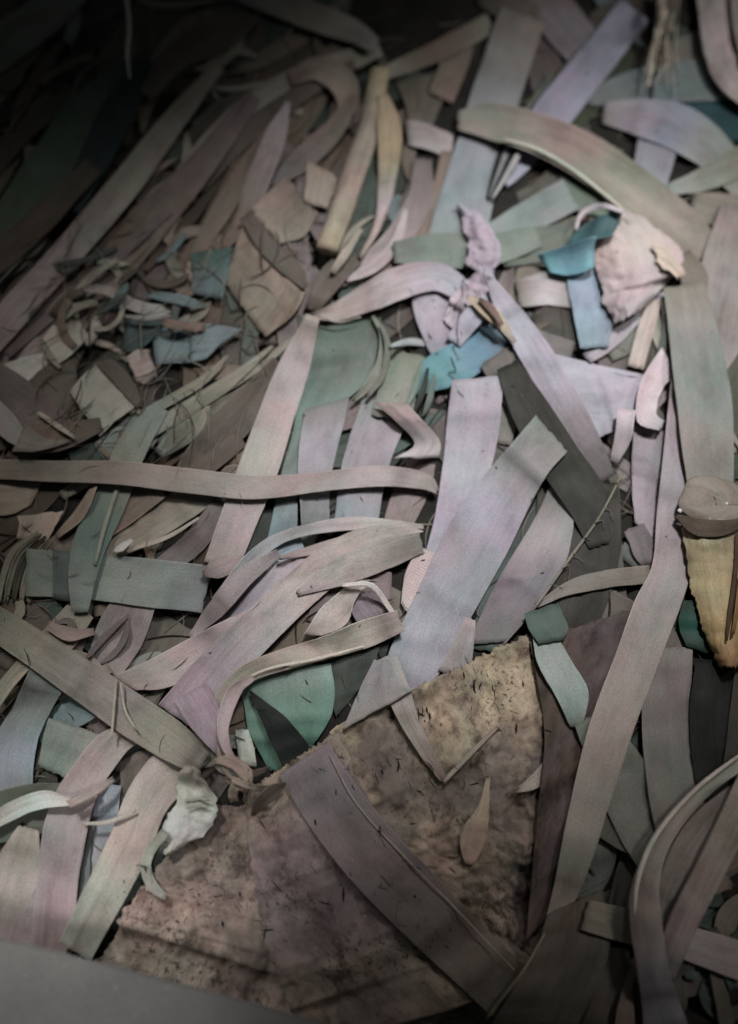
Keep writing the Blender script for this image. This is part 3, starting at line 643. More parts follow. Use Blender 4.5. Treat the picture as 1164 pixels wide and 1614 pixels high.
# torn husk: husk thing with teal lining as its part
hk = loft('husk', 'torn pale pink husk with a teal folded lip at the upper right', 'husk', [(168,150,144), (172,150,144), (160,142,146), (146,134,138)], [(944,352),(938,400),(946,450),(964,512)], [(985,328),(1050,370),(1074,415),(1010,492)], mat='smooth', ragged=1.2, edgew=7, cup=-0.16, rough=0.0035, rscale=60, lift=0.003, stiff=5, dense=5)
loft('lip', None, None, [(50,88,92), (56,96,102), (50,92,96)], [(982,335),(945,340),(905,368)], [(965,372),(925,380),(890,392)], mat='smooth', parent=hk, cup=0.15, lift=0.001)
loft('lip', None, None, [(84,140,152), (76,126,142), (84,138,150)], [(848,402),(890,388),(940,372)], [(866,428),(900,434),(938,420)], mat='smooth', parent=hk, cup=0.2, lift=0.001)
strip('rim', None, None, (170,160,168), [(908,362,4),(918,336,8),(950,324,9),(985,334,5)], parent=hk, lift=0.002)
loft('shreds', None, None, (176,158,136), [(1030,385),(1055,395),(1080,430)], [(1035,415),(1050,425),(1072,440)], mat='fibrous', parent=hk, ragged=4, lift=0.001)
PC('curled pinkish white strip forming a C at the right', [(176,160,168), (182,166,172), (178,162,168), (160,146,152)], [(1044,548),(1012,598),(1003,640),(1008,668),(1040,678)], [(1068,588),(1045,612),(1036,640),(1036,654),(1050,664)], mat='woven', lift=0.006, cup=0.1, stiff=4)
ST('small pale upright strip below the lavender wedge', [(168,160,166), (160,154,160), (120,116,116)], [(988,645,26),(982,690,24),(968,728,14)], lift=0.004, mat='smooth')

# --- centre
PC('grey-green leaf with dark hollow under the long pink strip', [(70,90,76), (84,108,96), (94,122,112), (96,120,112), (108,124,126), (118,136,146)], [(505,505),(478,590),(462,680),(440,760),(420,860)], [(602,498),(585,590),(530,645),(478,720),(468,850)], mat='smooth', stiff=6)
PC('grey-lavender strip seen under the horizontal strip', [(112,116,112), (138,134,148), (130,130,138), (112,116,118)], [(480,645),(470,730),(476,830)], [(552,625),(525,740),(518,830)], mat='smooth')
PC('second grey-lavender strip right of the dark slit', [(118,120,122), (132,128,140), (128,124,134), (112,124,134)], [(572,625),(540,730),(526,830)], [(648,650),(612,740),(594,835)], mat='smooth')
ST('mauve scrap right of the second grey-lavender strip', (124,108,106), [(670,720,34),(650,770,50),(625,830,40)])
PC('olive green sheet with a pale crest in the centre', [(104,112,92), (112,122,106), (118,124,116)], [(612,548),(600,600),(585,655)], [(672,562),(660,615),(648,660)], mat='smooth', cup=-0.1)
ST('thin curved green blade over the dark hollow', (116,124,108), [(588,498,4),(605,530,12),(600,575,14),(575,615,12),(556,632,5)], cup=0.2, lift=0.003)
ST('second thin green blade beside the curved one', (96,106,92), [(600,510,4),(612,545,10),(604,590,10),(580,625,5)], cup=0.2, lift=0.002)
ST('small bent shred above the olive green sheet', (138,140,146), [(615,545,5),(650,538,12),(685,545,6)])
PC('lavender sheet spreading below the pink band', [(130,124,136), (138,132,146), (130,126,144)], [(655,428),(652,490),(680,560)], [(752,450),(735,510),(715,560)], mat='smooth', buckle=0.0008)
ST('teal leaf strip in the centre', [(60,104,104), (72,130,138), (74,116,138), (92,110,128)], [(655,620,14),(685,590,50),(725,570,58),(768,540,50),(800,520,24)], mat='smooth', lift=0.001)
for k in range(3):
    ST(['left','middle','right'][k]+' green blade under the teal strip', [(96,116,102), (40,52,44), (88,108,96)][k], [(665+k*10,570+k*10,4),(655+k*12,610+k*8,10),(640+k*14,645+k*6,5)], mat='smooth')
ST('dull mauve strip right of the tall lavender one', (108,106,96), [(800,590,40),(795,650,44),(790,700,30)])
ST('dusky strip behind the central diagonal', (92,88,84), [(780,560,50),(835,640,60),(900,740,60)])
ST('pink band crossing the centre above the dark hollow', [(150,136,124), (146,130,126), (158,142,146), (150,140,156), (148,142,160)], [(492,498,8),(530,492,26),(578,470,40),(630,446,46),(690,436,40),(745,470,30)], cup=0.08, lift=0.002, stiff=6)
ST('thin bright rim of the pink band', (176,164,154), [(500,497,3),(535,508,4),(570,500,3)], lift=0.001)
# central knot
knot_cols = [LV, (150,140,158), (140,134,150)]
ST('crumpled lavender leaf at the knot, upper lobe', knot_cols, [(722,322,8),(748,352,30),(766,392,44),(748,425,30)], rough=0.004, rscale=30, edgew=6, crease=0.15, dense=4, lift=0.003, stiff=3)
ST('crumpled lavender leaf at the knot, lower lobe', [(152,142,160), (160,146,160)], [(765,420,26),(758,455,42),(735,480,48),(705,510,24)], rough=0.004, rscale=35, edgew=7, dense=4, stiff=3)
ST('pale blue shred slanting under the knot', (142,142,162), [(790,455,16),(745,500,30),(715,540,24)])
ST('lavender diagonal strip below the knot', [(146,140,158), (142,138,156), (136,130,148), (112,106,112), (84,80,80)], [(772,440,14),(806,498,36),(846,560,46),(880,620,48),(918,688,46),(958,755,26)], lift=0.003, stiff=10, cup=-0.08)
ST('yellowish torn stem end at the knot', [(176,152,132), (170,154,110), (150,140,130)], [(735,468,8),(765,485,20),(790,510,18),(812,540,6)], mat='fibrous', lift=0.002)
ST('brown hollow shred beside the yellowish stem end', (112,84,76), [(756,470,6),(776,488,12),(792,512,6)], lift=0.001)
for k in range(5):
    tube('fibre', ['longest','bent','short','forked looking','lowest'][k]+' thin dark fibre hanging below the knot', 'fibre', (46,42,56),
         [(738-k*9,430+k*44,1),(728-k*3,448+k*46,1.5),(730-k*8,466+k*40,1.2),(718+k*3,482+k*42,0.8)], mat='crumb')

PC('tall lavender strip standing at the centre', [(140,138,150), (148,140,156), (150,146,160), (142,134,156), (146,136,150), (158,146,152)], [(712,600),(702,700),(688,800),(664,890),(636,965)], [(795,590),(785,690),(766,770),(742,870),(680,960)], mat='smooth', stiff=20, lift=0.001)
PC('woven looking ribbed scrap at the foot of the tall lavender strip', (166,152,150), [(662,862),(640,900),(632,950)], [(690,870),(668,925),(645,970)], mat='woven')
PC('small folded pinkish triangle left of the tall strip', [(140,124,118), (134,118,120), (170,158,160)], [(590,634),(628,668),(654,700),(622,722)], [(642,636),(672,668),(694,696),(692,722)], lift=0.003, stiff=3, crease=0.12)
ST('dark olive strip painted as the shade on the right', (52,50,42), [(935,760,70),(930,860,90),(900,960,90),(860,1030,60)])  # near-black piece painting soft shadow into the right side
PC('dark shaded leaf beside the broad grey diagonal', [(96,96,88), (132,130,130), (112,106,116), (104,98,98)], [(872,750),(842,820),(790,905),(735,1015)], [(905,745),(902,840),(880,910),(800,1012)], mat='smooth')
ST('dark green strip painted as the shadow below the lavender diagonal', (44,46,38), [(800,575,34),(838,650,56),(880,720,62),(925,790,60),(945,860,30)])  # dark strip standing in for the soft shadow band beside the diagonal
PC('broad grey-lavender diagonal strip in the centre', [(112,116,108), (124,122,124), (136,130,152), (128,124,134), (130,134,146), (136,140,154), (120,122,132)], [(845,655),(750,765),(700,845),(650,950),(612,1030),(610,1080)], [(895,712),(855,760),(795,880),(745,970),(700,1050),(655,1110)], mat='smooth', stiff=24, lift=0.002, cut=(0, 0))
ST('pink corner peeking from under the broad diagonal', (150,134,134), [(742,975,16),(728,1025,34),(715,1065,46)])

ST('long pinkish strip leaning through the middle left', [(152,134,126), (160,144,146), (164,148,146), (166,150,142), (160,144,146), (150,136,132)], [(494,498,20),(462,585,46),(432,665,52),(405,745,56),(378,815,54),(348,895,50)], mat='smooth', lift=0.002, stiff=20)
ST('folded tip under the long pinkish strip', [(130,112,112), (160,142,140)], [(320,905,8),(345,895,30),(385,878,14)])
ST('long tan strip lying level across the left half', [(132,122,108), (128,118,106), (134,122,110), (142,128,120), (152,138,134), (146,132,128), (150,136,136), (130,116,112)], [(-40,738,28),(60,742,30),(180,745,33),(300,758,36),(400,768,34),(500,760,28),(600,750,30),(668,758,24),(690,775,8)], mat='smooth', lift=0.003, stiff=26, cup=0.05)

# --- fan of mauve strips in the middle
PC('dark green patch beside the bright green leaf', (56,68,60), [(505,1030),(515,1075),(530,1130)], [(598,1020),(585,1060),(548,1110)])
PC('bright green leaf under the mauve fan', [(106,142,128), (98,138,122), (86,130,112), (72,116,102)], [(375,1058),(385,1110),(395,1160),(425,1215)], [(522,1045),(528,1105),(505,1160),(455,1215)], mat='smooth', cup=-0.05)
PC('pointed black piece painted as the dark hole over the bright green leaf', [(16,24,22), (20,30,28), (22,28,28)], [(392,1088),(412,1135),(430,1175),(450,1215)], [(398,1090),(450,1130),(480,1165),(500,1195)], mat='smooth', lift=0.003)  # black colour paints the unlit hole between leaves
PC('small white-green leaf corner left of the painted black hole', (166,170,156), [(372,1150),(374,1180),(378,1205)], [(392,1150),(402,1185),(405,1208)])
ST('green-grey strip behind the mauve fan', BL, [(480,860,30),(430,885,40),(380,930,30)])
PC('lavender strip lying level in the mauve fan', [(140,136,158), (158,144,156), (158,142,148)], [(358,925),(430,890),(540,862)], [(345,985),(420,955),(500,925)], mat='smooth')
ST('thin blue ribbon arching over the fan', [(150,142,146), (134,140,146), (140,140,142), (158,146,142), (150,138,132)], [(345,950,24),(390,890,22),(435,852,18),(500,832,18),(580,824,18),(668,830,6)], lift=0.004, cup=0.1)
ST('narrow mauve strip under the thin blue ribbon', (150,138,140), [(300,1005,10),(345,955,28),(390,905,28),(440,872,14)])
ST('slender pink blade parallel to the blue ribbon', (140,126,124), [(440,880,6),(500,865,16),(560,850,16),(660,840,6)], crease=0.2)
PC('pink blade of the fan reaching furthest left', [(168,150,146), (166,150,150), (160,144,146)], [(180,1066),(250,1032),(330,990),(400,955)], [(215,1088),(270,1082),(350,1035),(430,985)], mat='smooth', lift=0.001, stiff=8)
PC('broad mauve blade through the middle of the fan', [(150,128,146), (156,138,152), (164,148,150), (164,148,144), (158,142,136), (150,136,134)], [(250,1110),(310,1040),(400,955),(490,875),(560,835),(640,822)], [(320,1160),(380,1070),(460,985),(560,895),(620,855),(668,838)], mat='leaf', lift=0.003, stiff=16)
ST('mauve blade above the folded pink loop', [(150,136,136), (152,140,134), (130,116,110)], [(470,935,10),(540,900,40),(610,872,44),(665,855,30)], crease=0.05)
PC('dusky leaf inside the folded pink loop', (118,106,118), [(545,945),(560,975),(570,990)], [(590,930),(610,955),(630,965)])
PC('folded pink loop at the right end of the fan', [(160,146,140), (174,160,152), (168,152,148)], [(478,1002),(510,955),(560,918),(600,915)], [(505,1002),(545,985),(560,945),(580,920)], lift=0.003, cup=0.1)
ST('thin pale twisted rim of the folded loop', (184,172,166), [(540,922,5),(585,922,9),(612,955,8),(632,985,4)], lift=0.003)
ST('tan lower blade of the fan with a bright edge', [(140,126,120), (156,144,126), (160,146,130), (150,140,120), (160,146,146)], [(632,978,30),(575,1000,40),(510,1022,34),(440,1042,30),(385,1065,26),(352,1110,28),(350,1160,16)], lift=0.002, cup=0.1, stiff=8)
ST('thin bright edge line under the tan lower blade', (190,178,160), [(575,1018,3),(500,1038,5),(430,1052,4),(390,1068,3)], lift=0.001)
ST('lilac lower tip of the fan', [(160,138,158), (150,126,146), (126,104,110)], [(300,1090,54),(322,1130,50),(345,1170,30),(368,1212,6)], lift=0.001)
ST('slim pink blade curving round the green leaf', [(164,148,148), (170,150,154), (160,142,140)], [(400,1068,8),(370,1090,20),(352,1140,18),(358,1180,14),(372,1200,5)], lift=0.002, cup=0.2)
ST('long olive diagonal strip at the lower left', [(118,122,104), (134,130,112), (140,128,120), (146,128,128), (138,132,112), (128,116,106)], [(-30,968,46),(50,1018,52),(130,1072,58),(205,1125,62),(265,1165,58),(320,1205,36)], lift=0.003, stiff=20)
ST('hair thin stem crossing the olive diagonal strip', (160,156,132), [(183,1070,3),(180,1110,4),(176,1165,3)], lift=0.002)
ST('dangling pale hair beside the thin stem', (168,162,140), [(190,1075,3),(198,1120,4),(215,1150,3)], lift=0.001)

# --- lower middle: rotting sheaths
PC('lower left speckled rotting sheath with pink surface', [(172,150,138), (170,148,138), (160,140,124)], [(130,1560),(205,1430),(250,1370),(330,1270)], [(470,1700),(520,1560),(520,1430),(450,1270)], mat='rot', rough=0.0030, ragged=1.5, edgew=14, dense=4.5)
PC('tan speckled rotting sheath at the lower right of the middle', [(172,156,120), (166,148,120), (156,136,114), (150,130,112)], [(520,1150),(560,1290),(680,1420),(810,1560)], [(828,1000),(862,1120),(850,1300),(880,1540)], mat='rot', rough=0.0062, rscale=95, ragged=2, edgew=16, dense=4.5)
PC('broad brown speckled sheath slanting to the bottom edge', [(160,142,122), (140,122,128), (138,120,124), (140,122,108), (138,122,106)], [(385,1250),(400,1380),(430,1520),(520,1700)], [(535,1150),(600,1290),(700,1400),(880,1600)], mat='rot', rough=0.0022, rscale=120, ragged=1, edgew=7, dense=4.5)
ST('flat mauve brown strap crossing the sheaths down to the right', [(122,106,112), (116,102,102), (104,90,80), (96,84,70)], [(478,1196,84),(556,1312,90),(660,1425,92),(790,1552,84),(860,1620,80)], mat='smooth', stiff=30, dense=6, rough=0.0012)
ST('thin pale edge of the broad speckled sheath', (160,146,126), [(520,1190,1.5),(565,1270,2),(640,1352,2),(712,1425,2),(812,1530,1.5)], lift=0.0003)
ST('pale strip running down from the broad diagonal onto the sheath', [(142,138,138), (150,136,126), (140,122,108)], [(610,1035,30),(628,1090,34),(652,1150,26),(700,1230,12)], lift=0.001)
PC('pale blue-grey strip end above the tan sheath', [(126,128,132), (136,136,138), (140,134,126)], [(590,1040),(570,1080),(540,1150)], [(615,1040),(632,1080),(660,1085)], mat='smooth')
ST('orange tan leaf tip stuck on the sheath', [(150,124,100), (170,134,104), (160,130,106)], [(770,1225,6),(762,1275,18),(746,1320,38),(740,1362,14)], mat='fibrous')
ST('pale curled flake at the right of the sheath', (166,150,134), [(876,1180,8),(866,1210,22),(838,1235,18),(815,1245,6)], cup=0.25, lift=0.002)
ST('straight pale rib crossing the sheath to the right', (150,132,112), [(700,1232,6),(735,1195,8),(790,1140,5)], lift=0.001)
shreds(8, (330, 1195, 440, 1260), (10, 40), (40, 90), (8, 20), [TN, (168,146,122), BR], 'small tan husk shred below the painted black hole', 'small husk shreds below the black blade', curl=0.25, seed=23, mat='fibrous')

# --- pale shredded husk, lower left
hs = loft('husk', 'whitish green crumpled husk beside the pink speckled sheath', 'husk', [(140,132,112), (180,180,164), (196,202,188), (172,176,160)], [(288,1205),(272,1262),(258,1300),(262,1345)], [(318,1212),(342,1268),(332,1310),(272,1345)], mat='smooth', cup=-0.08, ragged=2.0, edgew=9, lift=0.003, rough=0.003, rscale=35, stiff=4, dense=5)
strip('tail', None, None, [(150,148,132), (184,180,164), PK], [(262,1310,14),(238,1340,16),(230,1368,16),(242,1398,16),(262,1415,8)], parent=hs, cup=0.2)
for k in range(2):
    strip('rib', None, None, (150,152,140), [(292+k*2,1262+k*12,3),(312+k*2,1258+k*12,4),(330-k,1262+k*11,3)], parent=hs, lift=0.0004)

# --- lower right
PC('dusky brown sheath between the long rosy strip and the tan one', [(80,66,58), (84,68,58), (90,74,64), (86,72,60)], [(835,1010),(858,1150),(846,1300),(830,1480)], [(1000,960),(940,1120),(900,1280),(870,1440)], mat='rot')
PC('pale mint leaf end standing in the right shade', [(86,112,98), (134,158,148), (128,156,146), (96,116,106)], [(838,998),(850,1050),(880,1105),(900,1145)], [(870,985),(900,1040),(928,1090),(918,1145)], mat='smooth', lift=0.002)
ST('grey-green strip leaning toward the lower right', (104,108,96), [(930,1130,50),(985,1230,80),(1040,1330,90),(1090,1400,60)], mat='smooth')
PC('dim mauve-grey strip under the yellow leaf', [(124,112,106), (108,104,98), (104,104,92), (102,98,94)], [(1020,1020),(1012,1130),(1022,1250),(1050,1380)], [(1092,1020),(1092,1130),(1108,1250),(1130,1380)], mat='smooth')
ST('near black strip painted as the gap at the right edge under the yellow leaf', (26,30,28), [(1130,1040,60),(1125,1150,70),(1135,1260,60)])  # black colour stands for the unlit gap between leaves
ST('dark strip at the right edge beside the painted black gap', (60,58,48), [(1175,1060,30),(1165,1160,34),(1150,1220,20)])
ST('thin level twig strip joining the long rosy strip', [(124,116,100), (116,108,96), (110,106,98)], [(1025,905,26),(960,912,26),(900,926,20),(845,955,8)], mat='smooth', lift=0.001)
PC('long rosy strip falling the whole lower right', [(130,110,112), (142,126,136), (146,130,136), (150,134,132), (150,132,124), (150,130,120), (146,130,118), (136,122,110), (124,110,98)],
   [(1062,560),(1048,690),(1036,800),(1028,890),(1000,950),(968,1040),(930,1140),(898,1270),(872,1400),(852,1478)], [(1082,580),(1100,690),(1102,800),(1092,890),(1072,960),(1040,1045),(1004,1140),(960,1270),(912,1410),(858,1480)], mat='smooth', stiff=26, lift=0.003)
ST('green-grey strip draped down the right side', [(116,112,96), (110,116,110), (116,122,116), (118,116,106), (122,118,108)], [(1078,448,60),(1092,520,70),(1108,610,78),(1116,700,76),(1122,800,60)], lift=0.002, stiff=20, mat='smooth')
tube('fibre', 'frayed leaf edge fibre running down beside the dark shaded leaf', 'fibre', [(120,116,90), (132,124,104), (110,100,104)], [(982,745,3),(945,815,4),(895,885,5),(840,962,4),(795,1015,3)], mat='leaf')
for k in range(6):
    t = k/5; x, y = 955-t*85, 800+t*120
    tube('fibre', None, 'fibre', (112,98,84), [(x,y,1.8),(x+7+5*math.sin(k*2),y+6*math.cos(k*2.3),1.5),(x+13+8*math.sin(k*3),y+12+9*math.cos(k*1.7),0.9)], mat='leaf')
    o = bpy.data.objects[-1] if False else C.objects[-1]; tag(o, ['topmost', 'second from the top', 'third from the top', 'fourth from the top', 'fifth from the top', 'lowest'][k]+' fine hair fraying off the leaf edge in the right shade', 'fibre', 'fine hairs on the frayed leaf edge')
PC('dark green leaf tucked left of the yellow leaf', [(40,62,50), (30,80,66), (36,64,52)], [(1078,948),(1070,985),(1082,1018)], [(1100,945),(1125,985),(1120,1030)], mat='smooth')
yl = loft('leaf_pod', 'ochre yellow pod leaf hanging at the right edge', 'leaf pod', [(158,136,104), (170,144,92), (182,152,92), (190,146,76), (156,108,54)], [(1078,818),(1084,900),(1106,985),(1134,1052)], [(1185,818),(1190,900),(1184,985),(1168,1050)], mat='leaf', cup=-0.22, lift=0.003, rough=0.0025, rscale=60, edgew=5, ragged=1.5, dense=5)
strip('slit', None, None, (84,56,26), [(1162,840,4),(1160,900,7),(1152,960,8),(1146,1010,3)], parent=yl, lift=0.0004)
strip('slit', None, None, (150,96,34), [(1168,900,4),(1164,950,8),(1156,1000,4)], parent=yl, lift=0.0006)
M['amber'] = leaf_material('dusty_cap', fibre=0.4, rough=0.6, stain=1.3)
ST('dark brown strip painted as the shaded recess under the dusty cap', (84,66,50), [(1066,812,6),(1100,830,26),(1140,832,22),(1175,820,10)], mat='fibrous')  # dark colour put in for the shadow beneath the cap
# brown cap over the pod
def cap():
    n, m = 22, 22; cx, cy, rx, ry = 1128, 790, 60, 38
    iy, ix = gi(np.array([cx, cx-40, cx+30]), np.array([cy, cy, cy])); z0 = HF[iy, ix].max()+0.001
    r_ = np.linspace(0.02, 1, n)[:, None]; a = np.linspace(0, 2*math.pi, 40)[None, :]
    sq = 1+0.07*np.sin(3*a+1)+0.04*np.sin(5*a)
    X = cx+rx*r_*np.cos(a)*sq; Y = cy+ry*r_*np.sin(a)*sq+6*np.cos(a)
    Z = z0+0.0045*np.sqrt(np.maximum(0, 1-(r_*0.985)**2))*(1-0.35*np.exp(-(r_*2.5)**2))+0*a+0.0016*fbm(X, Y, 28, 3)
    o = slab('seed_cap', X, Y, Z, tint_rows((132,118,102), n, 40), M['amber'], 0.0007)
    tag(o, 'dusty brown rounded cap sitting over the ochre pod leaf', 'seed cap')
    return z0
z0 = cap()
M['glint_mat'] = simple_mat('glint_white', (0.8, 0.8, 0.8), 0.05, 40, 0.0, 0.0)  # white beads added to paint the two highlights of the cap
def drop(px, py, rad, label):
    import bmesh
    iy, ix = gi(np.array([px]), np.array([py])); z = max(float(HF[iy, ix].max()), z0)+ (0.0035 if px > 1100 else 0.001)
    me = bpy.data.meshes.new('drop'); bm = bmesh.new(); bmesh.ops.create_uvsphere(bm, u_segments=16, v_segments=10, radius=rad*0.7)
    for v in bm.verts: v.co.z *= 0.7; v.co.x *= 1+0.12*math.sin(v.co.y*900)
    bm.to_mesh(me); bm.free(); me.materials.append(M['glint_mat']); me.polygons.foreach_set('use_smooth', np.ones(len(me.polygons), bool))
    o = bpy.data.objects.new('highlight_bead', me); C.objects.link(o); o.location = at(px, py, z); tag(o, label, 'resin drop')
drop(1072, 805, 0.0022, 'white bead painted as the highlight at the left rim of the dusty cap')
drop(1146, 794, 0.0019, 'white bead painted as the highlight on the top of the dusty cap')

shreds(12, (1060, 1380, 1180, 1600), (60, 50), (60, 150), (14, 36), [DB, DK, BR, DG], 'dark shred in the bottom right corner', 'dark shreds in the bottom right corner', seed=31, curl=0.6)
shreds(5, (860, 1480, 1040, 1640), (50, 20), (120, 220), (30, 60), [DK, DG, (70,62,52)], 'dark blade along the bottom edge right of the middle', 'dark blades along the bottom edge', seed=33)
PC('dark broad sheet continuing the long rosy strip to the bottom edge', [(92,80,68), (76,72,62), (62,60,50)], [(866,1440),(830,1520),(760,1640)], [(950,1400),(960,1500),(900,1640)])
ST('thin pale edge of the dark broad sheet', (124,120,90), [(860,1470,3),(825,1530,4),(765,1608,3)], lift=0.0008)
PC('dark teal mouldy patch of leaf above the mint leaf end', (66,92,82), [(830,965),(832,990),(850,1015)], [(880,950),(895,985),(885,1010)], mat='smooth', edgew=4)
ST('tan level strip crossing the bottom right corner', [(122,110,92), (136,122,104), (140,122,112), (156,138,140), (150,138,128)], [(922,1442,44),(1000,1462,50),(1070,1482,48),(1180,1518,56)], lift=0.002, stiff=12)
ST('brown thin blade at the bottom edge below the level strip', [(110,96,80), (112,84,78)], [(1002,1510,5),(990,1560,16),(984,1630,34)])
PC('brown inner face of the great curled leaf', [(118,104,96), (126,112,104), (120,106,98)], [(1165,1225),(1080,1300),(1040,1390),(1035,1480)], [(1185,1270),(1150,1340),(1090,1430),(1050,1500)], mat='fibrous')
ST('right limb of the great curled leaf with pale fibres', [(150,146,128), (140,128,112), (146,130,120), (140,124,120), (110,104,110)], [(1190,1230,50),(1150,1310,46),(1110,1390,44),(1075,1460,42),(1045,1540,36)], mat='fibrous', crease=0.12, lift=0.003)
ST('left limb of the great curled leaf bending down the bottom right', [(160,160,144), (146,142,124), (142,130,118), (150,136,126), (140,126,118), (120,114,122), (114,108,118)], [(1190,1185,24),(1110,1248,18),(1050,1318,24),(1020,1385,38),(1018,1450,46),(1032,1540,46),(1052,1630,66)], lift=0.005, cup=-0.15, mat='smooth', stiff=6)

ST('pale crisp rim on the outer side of the great curled leaf', (190,186,168), [(1180,1180,4),(1098,1242,7),(1034,1316,8),(1006,1385,7),(1000,1440,3)], lift=0.0012)
# --- things hanging in from the top edge
tube('string', 'pale thin string dangling in at the upper left', 'string', (236,234,214), [(198,-20,8),(204,40,9),(201,85,8),(205,124,4)], z=[0.035, 0.03, 0.02, 0.012])
tube('twig', 'thin pale bent twig along the top edge', 'twig', [(150,150,128), (140,140,118)], [(212,-6,6),(235,6,8),(280,9,9),(345,0,7),(400,-14,6)], lift=0.004)
fb = tube('fibre_tuft', 'tuft of pale hanging fibres at the top right', 'fibre tuft', [(186,166,150), (176,164,140), (176,168,148)], [(1052,-20,26),(1044,30,18),(1030,85,10),(1022,138,4)], mat='fibrous', lift=0.010)
for k in range(9):
    tube('strand', None, None, (184,172,150), [(1040+k*4,-15,5),(1034+k*3.5+4*math.sin(k*5),45+k*3,4),(1022+k*6+5*math.sin(k*7),100+6*math.sin(k*2),3),(1016+k*6.5+6*math.sin(k*4),128+22*math.sin(k*3),1.6)], mat='leaf', parent=fb, lift=0.003)
PC('rosy white leaf curving in at the top right corner', [(176,160,158), (180,164,164), (172,156,156), (168,156,146)], [(1098,-30),(1102,30),(1112,90),(1134,136),(1190,182)], [(1160,-30),(1164,30),(1172,80),(1190,118),(1230,150)], mat='leaf', lift=0.008, rough=0.002, crease=0.12, stiff=5, dense=5, edgew=2)
ST('pale leaf fold behind the rosy white leaf at the corner', (150,142,138), [(1168,-30,30),(1172,40,30),(1185,100,26)], mat='fibrous', lift=0.002)

# --- dark crumbs and rootlets scattered on the sheaths (nobody could count them)
def crumbs():
    r = random.Random(77); V = []; F = []
    polys = [((200,1370,440,1580), 110), ((500,1160,860,1480), 150), ((640,1040,850,1180), 80), ((400,1250,700,1500), 60), ((690,560,760,680), 14), ((690,430,760,520), 18)]
    for (x0,y0,x1,y1), cnt in polys:
        for _ in range(cnt):
            if _ % 9 == 0: qx, qy, qs = r.uniform(x0, x1), r.uniform(y0, y1), r.uniform(8, 45)
            x, y = r.gauss(qx, qs), r.gauss(qy, qs); a = r.gauss(-0.9, 0.5); Ln = 2+22*r.random()**3; w = 0.7+3.4*r.random()**3
            bend = r.gauss(0, 0.25); n = 4; pts = []
            for i in range(n):
                t = i/(n-1)-0.5; pts.append((x+math.cos(a+bend*t)*Ln*t, y-math.sin(a+bend*t)*Ln*t))
            base = len(V)
            for i, (px, py) in enumerate(pts):
                iy, ix = gi(np.array([px]), np.array([py])); z = float(HF[iy, ix][0])+0.0005
                ww = w*(1-abs(2*i/(n-1)-1)*0.7)*PX*0.5
                c = at(px, py, z); nx, ny = -math.sin(-a)*ww, math.cos(-a)*ww
                V += [(c.x-nx, c.y-ny, c.z), (c.x, c.y, c.z+ww*1.3), (c.x+nx, c.y+ny, c.z)]
            for i in range(n-1):
                b = base+i*3; F += [(b, b+3, b+4, b+1), (b+1, b+4, b+5, b+2)]
    me = bpy.data.meshes.new('leaf_crumbs'); me.from_pydata(V, [], F); me.materials.append(M['crumb'])
    o = bpy.data.objects.new('leaf_crumbs', me); C.objects.link(o)
    tag(o, 'dark crumbs and rootlets scattered on the rotting sheaths', 'crumbs', kind='stuff')
crumbs()
loose_fibres('fine_litter', 70, (-10, 330, 420, 1180), [OL, TN, DB, (60,50,42), (160,150,126)], 'fine dry litter on top of the left pile', 6, lens=(6, 40), wid=(0.6, 1.4))
loose_fibres('sheath_litter', 25, (330, 1060, 860, 1500), [(50,42,36), (40,34,30), BR, (120,104,84)], 'fine dark litter on the rotting sheaths', 8, lens=(6, 40), wid=(0.6, 2.2), ang=(-45, 30))
loose_fibres('grit_litter', 55, (420, 100, 1160, 1100), [(50,42,36), (60,54,50), TN], 'tiny dark crumbs lying on the pale strips', 9, lens=(2, 10), wid=(0.7, 2.0), ang=(40, 60))
finish_shreds()

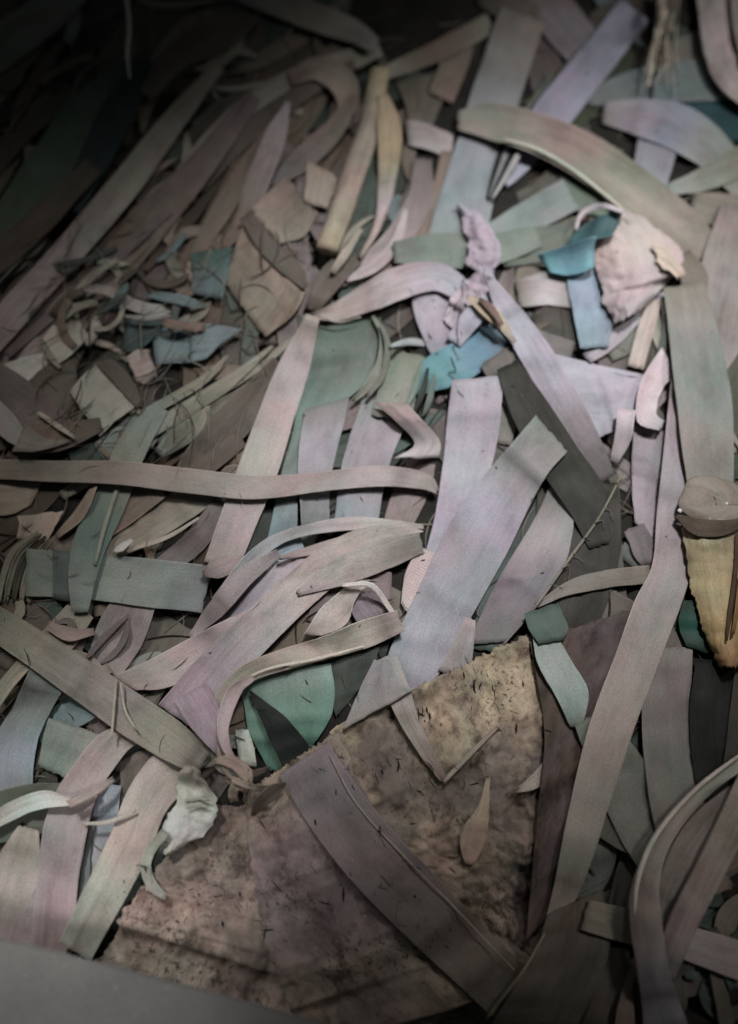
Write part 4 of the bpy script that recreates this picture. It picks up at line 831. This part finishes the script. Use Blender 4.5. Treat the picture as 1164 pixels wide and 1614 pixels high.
# --- grey board in the bottom left corner
def board():
    import bmesh
    m = bpy.data.materials.new('worn_grey_board'); m.use_nodes = True; nt = m.node_tree; bs = nt.nodes['Principled BSDF']
    tc = nd(nt, 'ShaderNodeTexCoord')
    def nz(s, d=8, rr=0.6):
        n = nd(nt, 'ShaderNodeTexNoise'); n.inputs['Scale'].default_value = s; n.inputs['Detail'].default_value = d; n.inputs['Roughness'].default_value = rr
        nt.links.new(tc.outputs['Object'], n.inputs['Vector']); return n.outputs[0]
    big, sm = nz(22), nz(190, 4)
    c = mix(nt, 'MULTIPLY', 0.5, (0.27, 0.26, 0.255), ramp(nt, big, [(0.35, (0.70, 0.70, 0.68)), (0.65, (1.2, 1.15, 1.12))]))
    c = mix(nt, 'MIX', math_n(nt, 'MULTIPLY', ramp(nt, sm, [(0.66, g3(0)), (0.72, g3(1))]), 0.55), c, (0.5, 0.5, 0.46))
    mp = nd(nt, 'ShaderNodeMapping'); mp.inputs['Scale'].default_value = (30, 420, 30); mp.inputs['Rotation'].default_value = (0, 0, 0.5); nt.links.new(tc.outputs['Object'], mp.inputs[0])
    sc = nd(nt, 'ShaderNodeTexNoise'); sc.inputs['Scale'].default_value = 1; sc.inputs['Detail'].default_value = 3; nt.links.new(mp.outputs[0], sc.inputs['Vector'])
    c = mix(nt, 'MIX', math_n(nt, 'MULTIPLY', ramp(nt, sc.outputs[0], [(0.66, g3(0)), (0.74, g3(1))]), 0.4), c, (0.36, 0.35, 0.33))
    c = mix(nt, 'MULTIPLY', 0.3, c, ramp(nt, nz(700, 3), [(0.35, g3(0.6)), (0.65, g3(1.2))]))
    nt.links.new(c, bs.inputs['Base Color']); bs.inputs['Roughness'].default_value = 0.6
    bp = nd(nt, 'ShaderNodeBump'); bp.inputs['Strength'].default_value = 0.4; bp.inputs['Distance'].default_value = 0.0006
    nt.links.new(sm, bp.inputs['Height']); nt.links.new(bp.outputs[0], bs.inputs['Normal'])
    z = 0.022
    edge = [(-260,1412),(0,1477),(137,1511),(275,1547),(400,1580),(520,1613),(720,1668)]
    top = [at(x, y, z) for x, y in edge]+[at(720, 1900, z), at(-260, 1900, z)]
    me = bpy.data.meshes.new('board'); bm = bmesh.new()
    vt = [bm.verts.new(p) for p in top]; f = bm.faces.new(vt)
    ex = bmesh.ops.extrude_face_region(bm, geom=[f]); vs_ = [v for v in ex['geom'] if isinstance(v, bmesh.types.BMVert)]
    for v in vs_: v.co.z -= 0.012
    bmesh.ops.recalc_face_normals(bm, faces=bm.faces)
    bmesh.ops.bevel(bm, geom=list(bm.edges), offset=0.0012, segments=3, affect='EDGES')
    ctr = at(100, 1600, z-0.012)
    for v in bm.verts: v.co -= ctr
    bm.to_mesh(me); bm.free(); me.materials.append(m)
    o = bpy.data.objects.new('board', me); C.objects.link(o); o.location = ctr
    tag(o, 'worn grey board edge covering the bottom left corner', 'board')
board()
